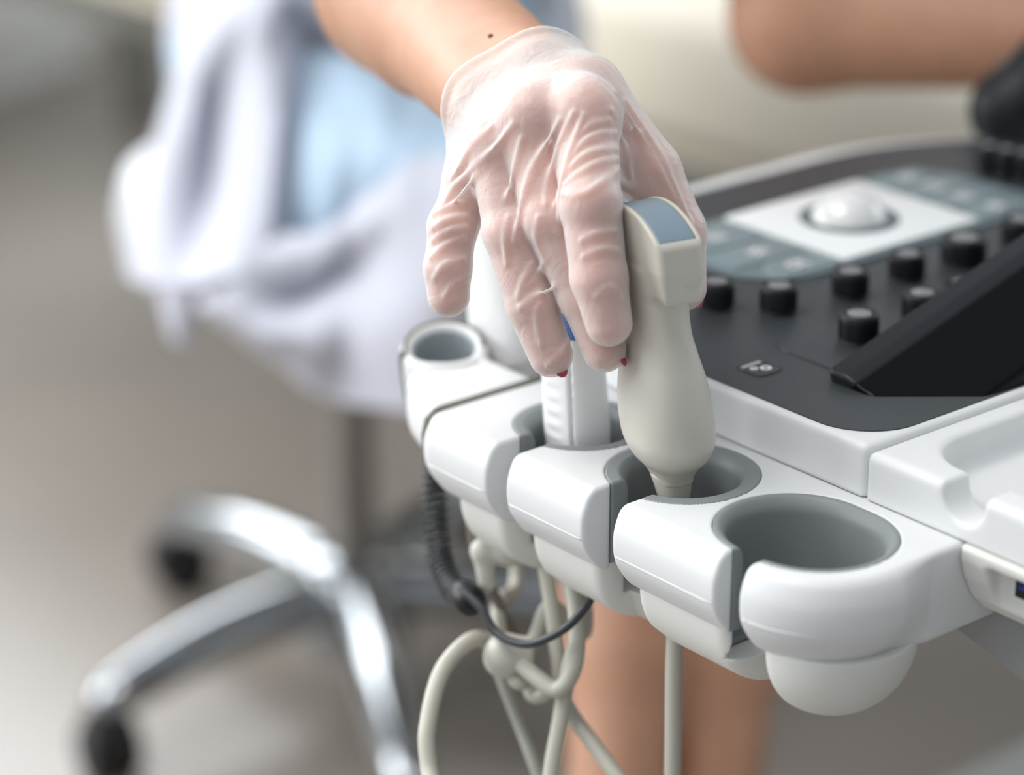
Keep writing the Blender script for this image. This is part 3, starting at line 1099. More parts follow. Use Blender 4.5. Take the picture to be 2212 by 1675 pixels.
def probea_f(p):
    z = p[2] + 14.0
    x, y = p[0] - 163 - 0.06 * z, p[1] - 44 + 0.075 * z
    w = np.interp(z, [-30, 0, 10, 25, 60, 95, 110], [17, 19, 19.5, 19, 16, 12, 11])
    t = np.interp(z, [-30, 0, 25, 95, 110], [11, 12.5, 12.5, 9, 8])
    q = ((np.abs(x) / w) ** 2.5 + (np.abs(y) / t) ** 2.5) ** (1 / 2.5)
    d = (q - 1) * t
    # rounded lower end of the grip
    d = smax(d, np.maximum(z - 112, 2.0 + (np.abs(x) / 19) ** 2 * 6 - z), 3)
    neck = np.sqrt(x ** 2 + (y * 1.2) ** 2) - np.interp(z, [-40, -10, 4], [9, 14, 15])
    return np.minimum(d, smax(neck, np.maximum(z - 6, -40 - z), 2))


sdf_obj('probe_body', probea_f, (130, 12, -58), (200, 74, 104), 1.0, M_probew, PA, rail_to_world)
v, f_ = tube(smooth_path([R(161, 45, -52), R(161, 45, -80), R(155, 42, -120), pd(1080, 1300, 1.25), pd(1078, 1380, 1.22), pd(1086, 1415, 1.208)], 8), 0.0036, 14)
mesh_np('cable', v, f_, M_cable, PA)
# sleeve holding it, fixed to the rail
def sleeve_f(p):
    x, y, z = p[0] - 162, p[1] - 46, p[2] + 12
    r = np.sqrt((x / 1.25) ** 2 + y ** 2)
    d = smax(smax(r - np.interp(z, [-40, 4], [15, 18.5]), np.interp(z, [-40, 4], [12.5, 16.0]) - r, 1.5), np.maximum(z + 1, -40 - z), 2)
    return d


sdf_obj('probe_sleeve', sleeve_f, (130, 18, -58), (194, 74, -10), 1.0, M_lower, MAC, rail_to_world)

# ================================================================== loose leads and clamps
def lead(name, pts, r, m, label, cat, group=None, n=10, ns=16):
    P = [pd(*q) for q in pts]
    if pts[0][1] > 1800: P = P[::-1]
    if max(pts[0][1], pts[-1][1]) > 1700:         # carries on down to the floor
        e = P[-1]; k = 0.05 + 4.0 * r + abs(e[0])
        P += [e + np.array([0.0, 0.01, -0.18]), np.array([e[0], e[1] + .03, .12]), np.array([e[0] + .04, e[1] + .09, .02]), np.array([e[0] + .12, e[1] + .2 + k * .2, r + .001]), np.array([e[0] + .2, e[1] + .34 + k * .4, r + .001])]
    P = np.array(P)
    path = smooth_path(P, n)
    v, f_ = tube(path, r, ns)
    o = mesh_np(name, v, f_, m)
    return tag(o, label, cat, group)


lead('cable', [(960, 1900, 1.16), (925, 1650, 1.17), (925, 1560, 1.175), (955, 1450, 1.185), (1015, 1385, 1.20), (1060, 1388, 1.21), (1105, 1420, 1.20), (1160, 1465, 1.19), (1205, 1490, 1.185), (1240, 1440, 1.18), (1245, 1330, 1.18), (1225, 1220, 1.185), (1190, 1130, 1.19)], 0.0037, M_cable, 'thick cream cable rising from bottom left and looping through the clamp', 'cable')
lead('cable', [(1150, 1060, 1.20), (1170, 1180, 1.20), (1190, 1300, 1.20), (1205, 1420, 1.20), (1222, 1520, 1.20), (1290, 1620, 1.19), (1370, 1730, 1.18), (1430, 1850, 1.18)], 0.0034, M_cable, 'cream cable slanting down across the bare leg', 'cable')
lead('cable', [(1130, 1400, 1.215), (1150, 1500, 1.215), (1185, 1490, 1.21), (1150, 1470, 1.205), (1120, 1475, 1.20), (1100, 1440, 1.205)], 0.0034, M_cable, 'short cream cable loop just under the ivory clamp', 'cable')
lead('cable', [(1252, 1250, 1.19), (1255, 1350, 1.19), (1228, 1450, 1.19), (1210, 1560, 1.19), (1190, 1680, 1.19), (1180, 1860, 1.19)], 0.0036, M_cable, 'cream cable dropping straight to the bottom edge beside the bare leg', 'cable')
lead('cable', [(1065, 1410, 1.225), (1090, 1480, 1.225), (1125, 1570, 1.225), (1165, 1680, 1.22), (1220, 1850, 1.22)], 0.0030, mat('grey_green_cable', (0.36, 0.36, 0.32), 0.5), 'thin greyish cable running down from the clamp to the bottom edge', 'cable')
lead('cable', [(1012, 1000, 1.235), (1016, 1100, 1.235), (1030, 1200, 1.235), (1075, 1300, 1.235), (1110, 1370, 1.235), (1130, 1400, 1.235)], 0.0024, mat('brown_cable', (0.18, 0.15, 0.12), 0.5), 'thin brown cable behind the coiled black cord', 'cable')
lead('cable', [(1003, 1280, 1.20), (1040, 1315, 1.195), (1075, 1370, 1.19), (1140, 1392, 1.18), (1215, 1362, 1.17), (1262, 1315, 1.165), (1284, 1278, 1.16), (1287, 1262, 1.16), (1280, 1240, 1.16)], 0.0019, M_bcable, 'thin dark cable curving from the coiled cord up to the rail', 'cable')
# coiled cord: a helix along a hanging curve
core = smooth_path(np.array([pd(*q) for q in [(948, 900, 1.25), (943, 960, 1.25), (940, 1060, 1.25), (944, 1150, 1.245), (955, 1220, 1.24), (975, 1265, 1.23), (1003, 1288, 1.215)]]), 60)
T = np.gradient(core, axis=0); T /= np.linalg.norm(T, axis=1, keepdims=True)
s = np.concatenate([[0], np.cumsum(np.linalg.norm(np.diff(core, axis=0), axis=1))])
N = np.cross(T, np.array([0, 1.0, 0])); N /= np.linalg.norm(N, axis=1, keepdims=True)
B_ = np.cross(T, N)
ph = s / 0.0036 * 2 * math.pi
hel = core + 0.0042 * (np.cos(ph)[:, None] * N + np.sin(ph)[:, None] * B_)
# resample the helix finely
u_ = np.linspace(0, s[-1], 1500)
core2 = np.stack([np.interp(u_, s, core[:, i]) for i in range(3)], 1)
N2 = np.stack([np.interp(u_, s, N[:, i]) for i in range(3)], 1); B2 = np.stack([np.interp(u_, s, B_[:, i]) for i in range(3)], 1)
ph2 = u_ / 0.0036 * 2 * math.pi
hel = core2 + 0.0046 * (np.cos(ph2)[:, None] * N2 + np.sin(ph2)[:, None] * B2)
COIL = thing('coiled_cord', core[-1], 'coiled black cord hanging from the far end of the rail', 'cord')
v, f_ = tube(hel, 0.00125, 8)
mesh_np('coil', v, f_, M_bcable, COIL)
v, f_ = tube([core[-1] - T[-1] * 0.004, core[-1], core[-1] + T[-1] * 0.010, core[-1] + T[-1] * 0.012], [0.0065, 0.0072, 0.0068, 0.004], 20)
mesh_np('plug', v, f_, M_caster, COIL, label='black plug end')

# ivory cable clamps
def clamp(px, py, d, s, M3, label):
    c = pd(px, py, d) * 1000
    def f(p):
        g = ell(p, c, (9 * s, 8 * s, 10 * s))
        g = smin(g, box(p, c + np.array([5, 0, 3]) * s, (8 * s, 5 * s, 5 * s), 2.0), 4)
        return g
    o = sdf_obj('cable_clamp', f, c - 22, c + 22, 0.9, M_clamp, None, mm)
    tag(o, label, 'clamp')


clamp(1088, 1418, 1.20, 1.0, None, 'ivory clamp where the looping cables are tied together')
clampA = pd(1078, 1130, 1.215) * 1000
def hookf(p):
    A, B, C2, D = [pd(*q) * 1000 for q in ((1066, 1105, 1.215), (1100, 1190, 1.215), (1042, 1190, 1.215), (1052, 1260, 1.218))]
    return smin(smin(cone(p, A, B, 6, 7), cone(p, B, C2, 5, 5), 4), cone(p, C2, D, 4.5, 4), 3)


o = sdf_obj('cable_hook', hookf, clampA - np.array([40, 25, 60]), clampA + np.array([40, 45, 40]), 1.0, M_clamp, None, mm)
tag(o, 'ivory cable hook hanging under the far end of the rail', 'hook')

# ================================================================== the seated doctor
def jp(px, py, d):
    return pd(px, py, d) * 1000


# hand joints: pixel of the photo, depth in metres, radius in mm
IDX = [(1262, 245, 1.100, 12.5), (1276, 440, 1.084, 11.0), (1294, 600, 1.085, 10.2), (1315, 698, 1.088, 8.4)]
MID = [(1150, 258, 1.106, 12.5), (1190, 470, 1.101, 10.6), (1262, 640, 1.104, 9.4), (1306, 757, 1.106, 7.9)]
RNG_ = [(1080, 312, 1.118, 12.0), (1106, 500, 1.112, 10.6), (1149, 660, 1.112, 9.4), (1190, 768, 1.114, 8.0)]
PNK = [(1030, 378, 1.134, 10.6), (978, 490, 1.132, 9.0), (967, 580, 1.131, 8.7), (969, 640, 1.132, 7.8)]
THB = [(1262, 205, 1.128, 15.0), (1402, 372, 1.128, 12.2), (1464, 500, 1.130, 10.6), (1476, 622, 1.131, 8.6)]
WR1, WR2 = (1062, 222, 1.152, 19.0), (1160, 172, 1.145, 18.0)
ELB = (865, -25, 1.37, 36.0)
HANDC = {n: [np.append(jp(*q[:3]), q[3]) for q in c] for n, c in (('i', IDX), ('m', MID), ('r', RNG_), ('p', PNK), ('t', THB))}
W1 = np.append(jp(*WR1[:3]), WR1[3]); W2 = np.append(jp(*WR2[:3]), WR2[3]); EL = np.append(jp(*ELB[:3]), ELB[3])
BACK = FWD * 1000


def chain(p, c, g=0.0, k=2.5):
    d = None
    for A, B in zip(c[:-1], c[1:]):
        q = cone(p, A[:3], B[:3], A[3] + g, B[3] + g)
        d = q if d is None else smin(d, q, k)
    return d


# finger bellies: pads at the tip and creases at the joints
def hand_f(p, g=0.0, kf=5.0):
    H_ = HANDC
    # palm: metacarpals and a fleshy palm side
    d = None
    for key, w, t in (('i', W2, 0.0), ('m', W2, 0.3), ('r', W1, 0.25), ('p', W1, 0.0)):
        A = w.copy(); o = (W1 if w is W2 else W2)
        A[:3] = w[:3] * (1 - t) + o[:3] * t
        B = H_[key][0]
        q = cone(p, A[:3], B[:3], A[3] - 2 + g, B[3] + g)
        d = q if d is None else smin(d, q, 9.0)
    # palm flesh, deeper than the knuckle row
    for A, B, ra, rb in ((W2[:3] + FWD * 4, H_['i'][0][:3] + FWD * 9, 15, 10.5), (W1[:3] + FWD * 3, H_['p'][0][:3] + FWD * 8, 15, 9.5), (W1[:3] * .5 + W2[:3] * .5, H_['m'][0][:3] * .5 + H_['r'][0][:3] * .5 + FWD * 10, 15, 11)):
        d = smin(d, cone(p, A, B, ra + g, rb + g), 8.0)
    d = smin(d, cone(p, W1[:3], W2[:3], W1[3] + g, W2[3] + g), 6.0)
    # thumb mount
    d = smin(d, cone(p, W2[:3] + FWD * 2, H_['t'][0][:3], 15 + g, 14.5 + g), 8.0)
    fing = None
    for key in 'impr':
        q = chain(p, H_[key], g)
        fing = q if fing is None else smin(fing, q, 1.6)
    d = smin(d, fing, kf)
    d = smin(d, chain(p, H_['t'], g), 6.0)
    # skin web between thumb and index
    d = smin(d, tri(p, H_['i'][0][:3] * .75 + H_['i'][1][:3] * .25 + FWD * 8, H_['t'][1][:3], H_['t'][0][:3], 4.0 + g), 7.0)
    # knuckle caps
    for key, r in (('i', 8.4), ('m', 7.9), ('r', 7.4), ('p', 6.2)):
        c = H_[key][0][:3] - FWD * 5.5 + UPV * 1.0
        d = smin(d, np.sqrt((p[0] - c[0]) ** 2 + (p[1] - c[1]) ** 2 + (p[2] - c[2]) ** 2) - r - g, 9.0)
    for key, r in (('i', 9.4), ('m', 9.0), ('r', 9.2), ('p', 7.6)):
        c = H_[key][1][:3] - FWD * 2.4
        d = smin(d, np.sqrt((p[0] - c[0]) ** 2 + (p[1] - c[1]) ** 2 + (p[2] - c[2]) ** 2) - r - g, 4.0)
    return d


def arm_f(p):
    m = (W1[:3] + W2[:3]) / 2
    d = smin(cone(p, W1[:3], EL[:3], W1[3], EL[3]), cone(p, W2[:3], EL[:3], W2[3], EL[3]), 10)
    # forearm muscle belly
    c = m * .35 + EL[:3] * .65
    return smin(d, cone(p, c, EL[:3] * .9 + m * .1, 33, 35), 18)


def armhand_f(p):
    return smin(arm_f(p), hand_f(p), 10.0)


AXF = (EL[:3] - (W1[:3] + W2[:3]) / 2); AXF = AXF / np.linalg.norm(AXF)
CUFFN = np.array(AXF)
# cuff plane through the two visible ends of the cuff and tipped towards the viewer
CA, CB = jp(978, 272, 1.142), jp(1262, 112, 1.138)
CM = (CA + CB) / 2
_t = (CB - CA) / np.linalg.norm(CB - CA)
_n = AXF - _t * (AXF @ _t); _n /= np.linalg.norm(_n)
CUFFN = _n


def march(px, py, f, d0=1.02, d1=1.25):
    r = FWD + RGT * ((px - W / 2) / F) - UPV * ((py - H / 2) / F)
    d = d0
    for _ in range(80):
        q = (CAMP + r * d) * 1000
        v_ = float(f((np.array([q[0]]), np.array([q[1]]), np.array([q[2]])))[0])
        if abs(v_) < 0.05: break
        d += v_ * 0.8 / 1000
        if d > d1: return None
    return (CAMP + r * d) * 1000


# folds of the glove: lines over the surface of the hand, (points, ridge radius)
FOLDS = [
    ([(1110, 268), (1050, 340), (985, 400), (955, 450)], 1.5), ([(1090, 300), (1025, 385), (975, 445)], 1.2), ([(1062, 275), (1010, 330), (978, 385)], 1.2),
    ([(1128, 300), (1112, 370), (1095, 430)], 1.6), ([(1210, 262), (1160, 350), (1132, 430), (1112, 520)], 2.0), ([(1240, 245), (1203, 330), (1185, 400), (1180, 440)], 1.6),
    ([(1262, 250), (1232, 330), (1214, 400), (1208, 480)], 1.6), ([(1205, 500), (1200, 450), (1225, 375)], 1.1),
    ([(1222, 375), (1262, 338), (1300, 325), (1334, 322)], 1.5), ([(1226, 352), (1262, 308), (1298, 290), (1330, 290)], 1.3), ([(1240, 305), (1275, 272), (1315, 262)], 1.2),
    ([(1216, 420), (1262, 418), (1300, 395), (1336, 365)], 1.3), ([(1222, 398), (1260, 370), (1300, 350), (1334, 345)], 1.0),
    ([(1330, 200), (1380, 290), (1425, 370), (1470, 450)], 1.6), ([(1352, 220), (1410, 310), (1450, 390), (1490, 480)], 1.3), ([(1320, 240), (1345, 310), (1360, 380)], 1.0),
    ([(938, 462), (968, 448), (1000, 440)], 1.3), ([(936, 492), (965, 476), (1005, 468)], 1.2), ([(936, 520), (970, 500), (1005, 492)], 1.0), ([(932, 556), (965, 530), (1000, 512)], 1.1), ([(940, 600), (960, 575), (1000, 560)], 0.9),
    ([(1150, 570), (1135, 600), (1120, 640)], 1.0), ([(1125, 665), (1160, 640), (1200, 620)], 1.1), ([(1135, 620), (1165, 590), (1180, 560)], 0.9), ([(1170, 745), (1160, 690), (1165, 655)], 0.9), ([(1185, 790), (1215, 760), (1228, 735)], 0.7),
    ([(1165, 470), (1160, 520), (1178, 560)], 0.9), ([(1258, 520), (1290, 505), (1330, 500)], 0.9), ([(1262, 555), (1300, 540), (1335, 545)], 0.8), ([(1290, 640), (1318, 620), (1338, 640)], 0.6),
    ([(962, 640), (980, 615), (1008, 600)], 0.8), ([(1100, 470), (1092, 520), (1096, 570)], 0.9),
]


def gbase_f(p):
    """latex following the hand, bridging between the fingers, loose at the wrist"""
    d = hand_f(p, 0.9, kf=7.5)
    ar = arm_f(p)
    u = (p[0] - CM[0]) * CUFFN[0] + (p[1] - CM[1]) * CUFFN[1] + (p[2] - CM[2]) * CUFFN[2]
    loose = 1.4 + 3.0 * np.clip((u + 26) / 26, 0, 1) ** 1.5
    d = smin(d, np.maximum(ar - loose, -u - 40), 8.0)
    H_ = HANDC
    # stretched film between index root and thumb
    A = H_['i'][0][:3] * .35 + H_['i'][1][:3] * .65 + FWD * 6
    d = smin(d, tri(p, A, H_['t'][1][:3] * .55 + H_['t'][2][:3] * .45, H_['t'][0][:3], 2.2), 9.0)
    for a_, b_ in (('p', 'r'), ('r', 'm'), ('m', 'i')):
        P0 = H_[a_][0][:3] * .62 + H_[a_][1][:3] * .38; P1 = H_[b_][0][:3] * .62 + H_[b_][1][:3] * .38
        d = smin(d, cone(p, P0, P1, 5.5, 5.5), 6.0)
    return d


FSEG = []
for pts, r in FOLDS:
    q = [march(x, y, gbase_f) for x, y in pts]
    q = [a_ for a_ in q if a_ is not None]
    if len(q) < 2: continue
    q = smooth_path(q, 4)
    n_ = len(q)
    rr = [0.72 * r * (0.3 + 0.65 * math.sin(math.pi * (i + .5) / n_)) for i in range(n_)]
    for i in range(n_ - 1):
        FSEG.append((q[i], q[i + 1], rr[i], rr[i + 1]))


def glove_f(p):
    d = gbase_f(p)
    near = np.abs(d) < 6
    if np.any(near):
        x, y, z = [np.asarray(q)[near] for q in np.broadcast_arrays(*p)]
        dd = d[near]
        f_ = np.full(dd.shape, 50.0)
        for A, B, ra, rb in FSEG:
            f_ = np.minimum(f_, cone((x, y, z), A, B, ra, rb))
        d = d.copy()
        d[near] = smin(dd, f_, 2.8)
    u = (p[0] - CM[0]) * CUFFN[0] + (p[1] - CM[1]) * CUFFN[1] + (p[2] - CM[2]) * CUFFN[2]
    ar = arm_f(p)
    wav = 1.2 * np.sin(p[0] * 0.11 + p[2] * 0.07)
    rim = np.sqrt((ar - 4.6) ** 2 + (u + 1.0 + wav) ** 2) - 1.9
    d = smax(d, u + wav, 1.0)
    # hollow at the cuff so the rim stands free of the wrist
    d = smax(d, -np.maximum(ar - 2.6, -9 - u), 0.8)
    return smin(d, rim, 1.2)


# rest of the body in metres -> mm, coarse
SH_R, SH_L = np.array([-170, 1690, 985.]), np.array([165, 1745, 985.])
NECK = np.array([-20, 1655, 1075.]); HEADC = np.array([-5, 1590, 1205.])
PEL = np.array([-105, 2095, 575.]); HIP_R = np.array([-165, 2060, 548.]); HIP_L = np.array([-40, 2070, 548.])
ELL = np.append(jp(1735, 40, 1.66), 40.0); WRL = np.append(jp(2480, 90, 1.60), 28.0)
SHO_ = None
# shins seen under the rail: knee, ankle
KN_R, AN_R = jp(1385, 770, 1.78), jp(1330, 1760, 1.72)
KN_L, AN_L = jp(1570, 790, 1.80), jp(1540, 1760, 1.76)


def shin(p, K, A, sgn):
    c = K * .68 + A * .32
    d = cone(p, K, A, 47, 30)
    d = smin(d, cone(p, c + np.array([0, 18, 0]), K * .35 + A * .65, 46, 34), 20)
    foot = cone(p, A + np.array([0, 0, -10]), A * np.array([1, 1, 0]) + np.array([20, -110, 30]), 33, 24)
    return smin(d, foot, 14)


def bodyc_f(p):
    d = ell(p, PEL, (142, 120, 115))
    chest = NECK * .72 + PEL * .28 - np.array([0, 0, 30])
    Mx = np.array([[1, 0, 0], [0, .62, -.78], [0, .78, .62]])
    d = smin(d, ell(p, chest, (132, 100, 205), Mx), 60)
    d = smin(d, cone(p, PEL, chest, 105, 105), 60)
    d = smin(d, cone(p, SH_R, SH_L, 60, 60), 50)
    d = smin(d, cone(p, NECK - np.array([0, 0, 20]), HEADC - np.array([0, -10, 70]), 52, 48), 30)
    # head with brow, nose, chin
    h = ell(p, HEADC, (74, 92, 112))
    h = smin(h, ell(p, HEADC + np.array([0, -62, -82]), (38, 30, 30)), 30)
    h = smin(h, cone(p, HEADC + np.array([0, -92, 8]), HEADC + np.array([0, -112, -26]), 8, 11), 10)
    for sx in (-1, 1):
        h = smin(h, ell(p, HEADC + np.array([sx * 76, 4, -8]), (8, 20, 31)), 6)
        h = smax(h, -ell(p, HEADC + np.array([sx * 32, -96, 2]), (17, 12, 10)), 8)
    d = smin(d, h, 22)
    d = smin(d, cone(p, SH_R, EL[:3], 54, 40), 30)
    d = smin(d, smin(cone(p, SH_L, ELL[:3], 54, 42), cone(p, ELL[:3], WRL[:3], 42, 27), 14), 24)
    # left hand resting on the far side of the console
    w = WRL[:3]
    d = smin(d, ell(p, w + np.array([60, -10, -4]), (52, 38, 18)), 16)
    for k, (dy, L) in enumerate(((-34, 70), (-14, 82), (6, 78), (26, 60))):
        a0 = w + np.array([95, dy * .8, 0]); a1 = w + np.array([95 + L * .6, dy, 2]); a2 = w + np.array([95 + L, dy, -16])
        d = smin(d, smin(cone(p, a0, a1, 10, 9), cone(p, a1, a2, 9, 7.5), 2), 5)
    d = smin(d, smin(cone(p, w + np.array([40, -40, 0]), w + np.array([80, -72, -8]), 12, 10), cone(p, w + np.array([80, -72, -8]), w + np.array([112, -78, -16]), 10, 8), 3), 6)
    for hip, K in ((HIP_R, KN_R), (HIP_L, KN_L)):
        d = smin(d, cone(p, hip, K, 68, 50), 30)
    d = smin(d, shin(p, KN_R, AN_R, -1), 16)
    d = smin(d, shin(p, KN_L, AN_L, 1), 16)
    return d


def body_arm_f(p):
    d = smin(bodyc_f(p), arm_f(p), 14)
    u = (p[0] - CM[0]) * CUFFN[0] + (p[1] - CM[1]) * CUFFN[1] + (p[2] - CM[2]) * CUFFN[2]
    return np.maximum(d, -u - 26)


v1, q1 = sdf_verts(body_arm_f, (-360, 1050, -5), (640, 2260, 1330), 6.0)


def hand_only(p):
    u = (p[0] - CM[0]) * CUFFN[0] + (p[1] - CM[1]) * CUFFN[1] + (p[2] - CM[2]) * CUFFN[2]
    return np.maximum(armhand_f(p), u + 18)


hlo = np.min([c[:3] for k in HANDC for c in HANDC[k]] + [W1[:3], W2[:3]], 0) - 40
hhi = np.max([c[:3] for k in HANDC for c in HANDC[k]] + [W1[:3], W2[:3]], 0) + 45
v2, q2 = sdf_verts(hand_only, hlo, hhi, 1.2)
BODY = mesh_np('person', mm(np.vstack([v1, v2])), np.vstack([q1, q2 + len(v1)]), M_skin)
BODY.data.materials.append(M_handskin)
_mi = np.zeros(len(BODY.data.polygons), np.int32); _mi[len(q1):] = 1
BODY.data.polygons.foreach_set('material_index', _mi)
tag(BODY, 'seated doctor in white coat and pale blue dress reaching a gloved hand to the probe', 'person')
BODY['wloc'] = [0, 0, 0]
sdf_obj('glove', glove_f, hlo, hhi, 0.75, M_glove, BODY, mm, label='translucent white latex glove')


# nails with red polish under the glove
def nail(c, dirv, upv, s=1.0):
    c = np.asarray(c); dirv = dirv / np.linalg.norm(dirv)
    upv = upv - dirv * (upv @ dirv); upv /= np.linalg.norm(upv)
    Mx = np.array([np.cross(dirv, upv), dirv, upv])
    f = lambda p: ell(p, c, (4.6 * s, 5.6 * s, 1.3 * s), Mx)
    sdf_obj('fingernail', f, c - 8, c + 8, 0.6, M_nail, BODY, mm, label='red painted nail')


for key, sx, s in (('m', (0.95, -.30, 0), .8), ('r', (.55, -.85, 0), .62), ('t', (0.9, 0.4, 0), .85)):
    A, B = HANDC[key][-2][:3], HANDC[key][-1][:3]
    dv = (B - A) / np.linalg.norm(B - A)
    side = np.array(sx); side = side - dv * (side @ dv); side /= np.linalg.norm(side)
    nail(B + dv * (4.2 if key != 'r' else 6.5) + side * (HANDC[key][-1][3] - (2.0 if key != 'r' else 3.9)), dv, side, s)

# eyes, mouth, hair (above the frame)
for sx in (-1, 1):
    bm = bmesh.new(); bmesh.ops.create_uvsphere(bm, u_segments=20, v_segments=14, radius=0.0115, matrix=Matrix.Translation(mm(HEADC + np.array([sx * 32, -80, 2]))))
    mesh_bm('eye', bm, M_eye, BODY)
f = lambda p: ell(p, HEADC + np.array([0, -93, -55]), (24, 8, 8))
c = HEADC + np.array([0, -93, -55]); sdf_obj('mouth', f, c - 28, c + 28, 2.0, M_lip, BODY, mm)


def hair_f(p):
    h = ell(p, HEADC + np.array([0, 12, 14]), (86, 100, 116))
    h = smax(h, -ell(p, HEADC + np.array([0, -75, -40]), (66, 62, 105)), 12)
    bun = ell(p, HEADC + np.array([0, 112, 20]), (42, 40, 42))
    return smin(h, bun, 10)


sdf_obj('hair', hair_f, HEADC - 150, HEADC + 165, 5.0, M_hair, BODY, mm)


mp = march(1060, 78, arm_f, 1.0, 1.6)
if mp is not None:
    sdf_obj('mole', lambda p: ell(p, mp, (1.3, 1.3, 1.0)), mp - 3, mp + 3, 0.4, mat('mole_brown', (0.16, 0.07, 0.04), 0.6), BODY, mm, label='small brown mole')

# ---- pale blue dress
def dress_f(p):
    chest = NECK * .72 + PEL * .28 - np.array([0, 0, 30])
    Mx = np.array([[1, 0, 0], [0, .62, -.78], [0, .78, .62]])
    d = ell(p, PEL, (150, 132, 124))
    d = smin(d, ell(p, chest, (140, 110, 214), Mx), 60)
    d = smin(d, cone(p, PEL, chest, 114, 115), 60)
    for hip, K in ((HIP_R, KN_R), (HIP_L, KN_L)):
        E_ = hip * .12 + K * .88
        d = smin(d, cone(p, hip, E_, 76, 57), 40)
    # skirt between and below the thighs
    q = cone(p, PEL + np.array([60, -60, -60]), (KN_R + KN_L) / 2 * .8 + PEL * .2 + np.array([0, 0, -40]), 58, 50)
    d = smin(d, q, 50)
    d = d + 5.0 * np.sin(p[0] * .045 + p[2] * .03 + 1.5 * np.sin(p[1] * .012)) * np.clip((900 - p[2]) / 300, 0, 1)
    return np.maximum(d, p[2] - 1060)


DRESS = sdf_obj('dress', dress_f, (-380, 1420, 340), (420, 2290, 1090), 6.0, M_dress, BODY, mm, label='pale blue dress')


# ---- white coat: open fronts, sleeves to the elbow, skirt falling over the stool
def coat_f(p):
    chest = NECK * .72 + PEL * .28 - np.array([0, 0, 30])
    Mx = np.array([[1, 0, 0], [0, .62, -.78], [0, .78, .62]])
    d = ell(p, PEL + np.array([0, 15, 0]), (160, 144, 134))
    d = smin(d, ell(p, chest + np.array([0, 10, 8]), (152, 120, 224), Mx), 60)
    d = smin(d, cone(p, PEL, chest, 126, 126), 60)
    # opening at the front: leave the dress showing
    d = smax(d, -np.maximum(np.abs(p[0] + 20 - (p[2] - 560) * .10) - np.interp(p[2], [500, 620, 900], [95, 80, 40]), np.maximum(p[1] - 2010 + (p[2] - 560) * .75, 470 - p[2])), 18)
    slv = smin(cone(p, SH_R, SH_R * .35 + EL[:3] * .65, 70, 62), cone(p, SH_L, SH_L * .45 + ELL[:3] * .55, 70, 64), 5)
    d = smin(d, slv, 24)
    return d


# coat panels as draped cloth, given by points of the photo at their depth: rows from top to hem
def cloth(name, rows, m, th=0.006, parent=None, label=None, sub=5, seed=0, amp=0.004):
    P = np.array([[pd(*q) for q in r] for r in rows])
    nr, nc = P.shape[:2]
    A = np.array([smooth_path(P[i], sub) for i in range(nr)])
    A = np.array([smooth_path(A[:, j], sub) for j in range(A.shape[1])]).transpose(1, 0, 2)
    n0, n1 = A.shape[:2]
    rg = np.random.default_rng(seed)
    ph = rg.uniform(0, 6.28, 6)
    gu, gv = np.meshgrid(np.linspace(0, 1, n1), np.linspace(0, 1, n0))
    wob = amp * (np.sin(gu * 17 + ph[0] + 2 * np.sin(gv * 3 + ph[1])) + .6 * np.sin(gu * 31 + gv * 5 + ph[2]))
    A = A + wob[..., None] * np.array([0.2, -1.0, 0.1])
    du, dv = np.gradient(A, axis=1), np.gradient(A, axis=0)
    nrm = np.cross(du, dv); nrm /= np.linalg.norm(nrm, axis=2, keepdims=True) + 1e-9
    V_ = np.concatenate([(A + nrm * th / 2).reshape(-1, 3), (A - nrm * th / 2).reshape(-1, 3)])
    n = n0 * n1; fs = []
    for i in range(n0 - 1):
        for j in range(n1 - 1):
            a, b, c, d = i * n1 + j, i * n1 + j + 1, (i + 1) * n1 + j + 1, (i + 1) * n1 + j
            fs.append((a, b, c, d)); fs.append((n + d, n + c, n + b, n + a))
    edge = [(0, j) for j in range(n1)] + [(i, n1 - 1) for i in range(1, n0)] + [(n0 - 1, j) for j in range(n1 - 2, -1, -1)] + [(i, 0) for i in range(n0 - 2, 0, -1)]
    e = [i * n1 + j for i, j in edge]
    for k in range(len(e)):
        a, b = e[k], e[(k + 1) % len(e)]
        fs.append((b, a, n + a, n + b))
    bm = bmesh.new()
    vv = [bm.verts.new(q) for q in V_]
    for q in fs:
        try: bm.faces.new([vv[i] for i in q])
        except ValueError: pass
    return mesh_bm(name, bm, m, parent, angle=60, label=label)


COAT = sdf_obj('white_coat', coat_f, (-400, 1400, 380), (400, 2300, 1130), 6.0, M_coat, BODY, mm, label='white coat with short sleeves')
cloth('dress_front', [
    [(640, 130, 1.93), (720, 120, 1.90), (820, 150, 1.88), (930, 190, 1.86), (1040, 200, 1.84)],
    [(650, 220, 1.90), (730, 220, 1.87), (830, 230, 1.84), (930, 260, 1.82), (1050, 260, 1.80)],
    [(650, 320, 1.87), (740, 330, 1.83), (840, 330, 1.80), (940, 320, 1.78), (1060, 330, 1.76)],
    [(640, 430, 1.86), (720, 450, 1.84), (830, 430, 1.81), (930, 400, 1.77), (1060, 400, 1.75)],
    [(620, 520, 1.87), (700, 540, 1.86), (820, 520, 1.83), (930, 500, 1.79), (1070, 500, 1.77)]], M_dress, 0.006, DRESS, seed=9)
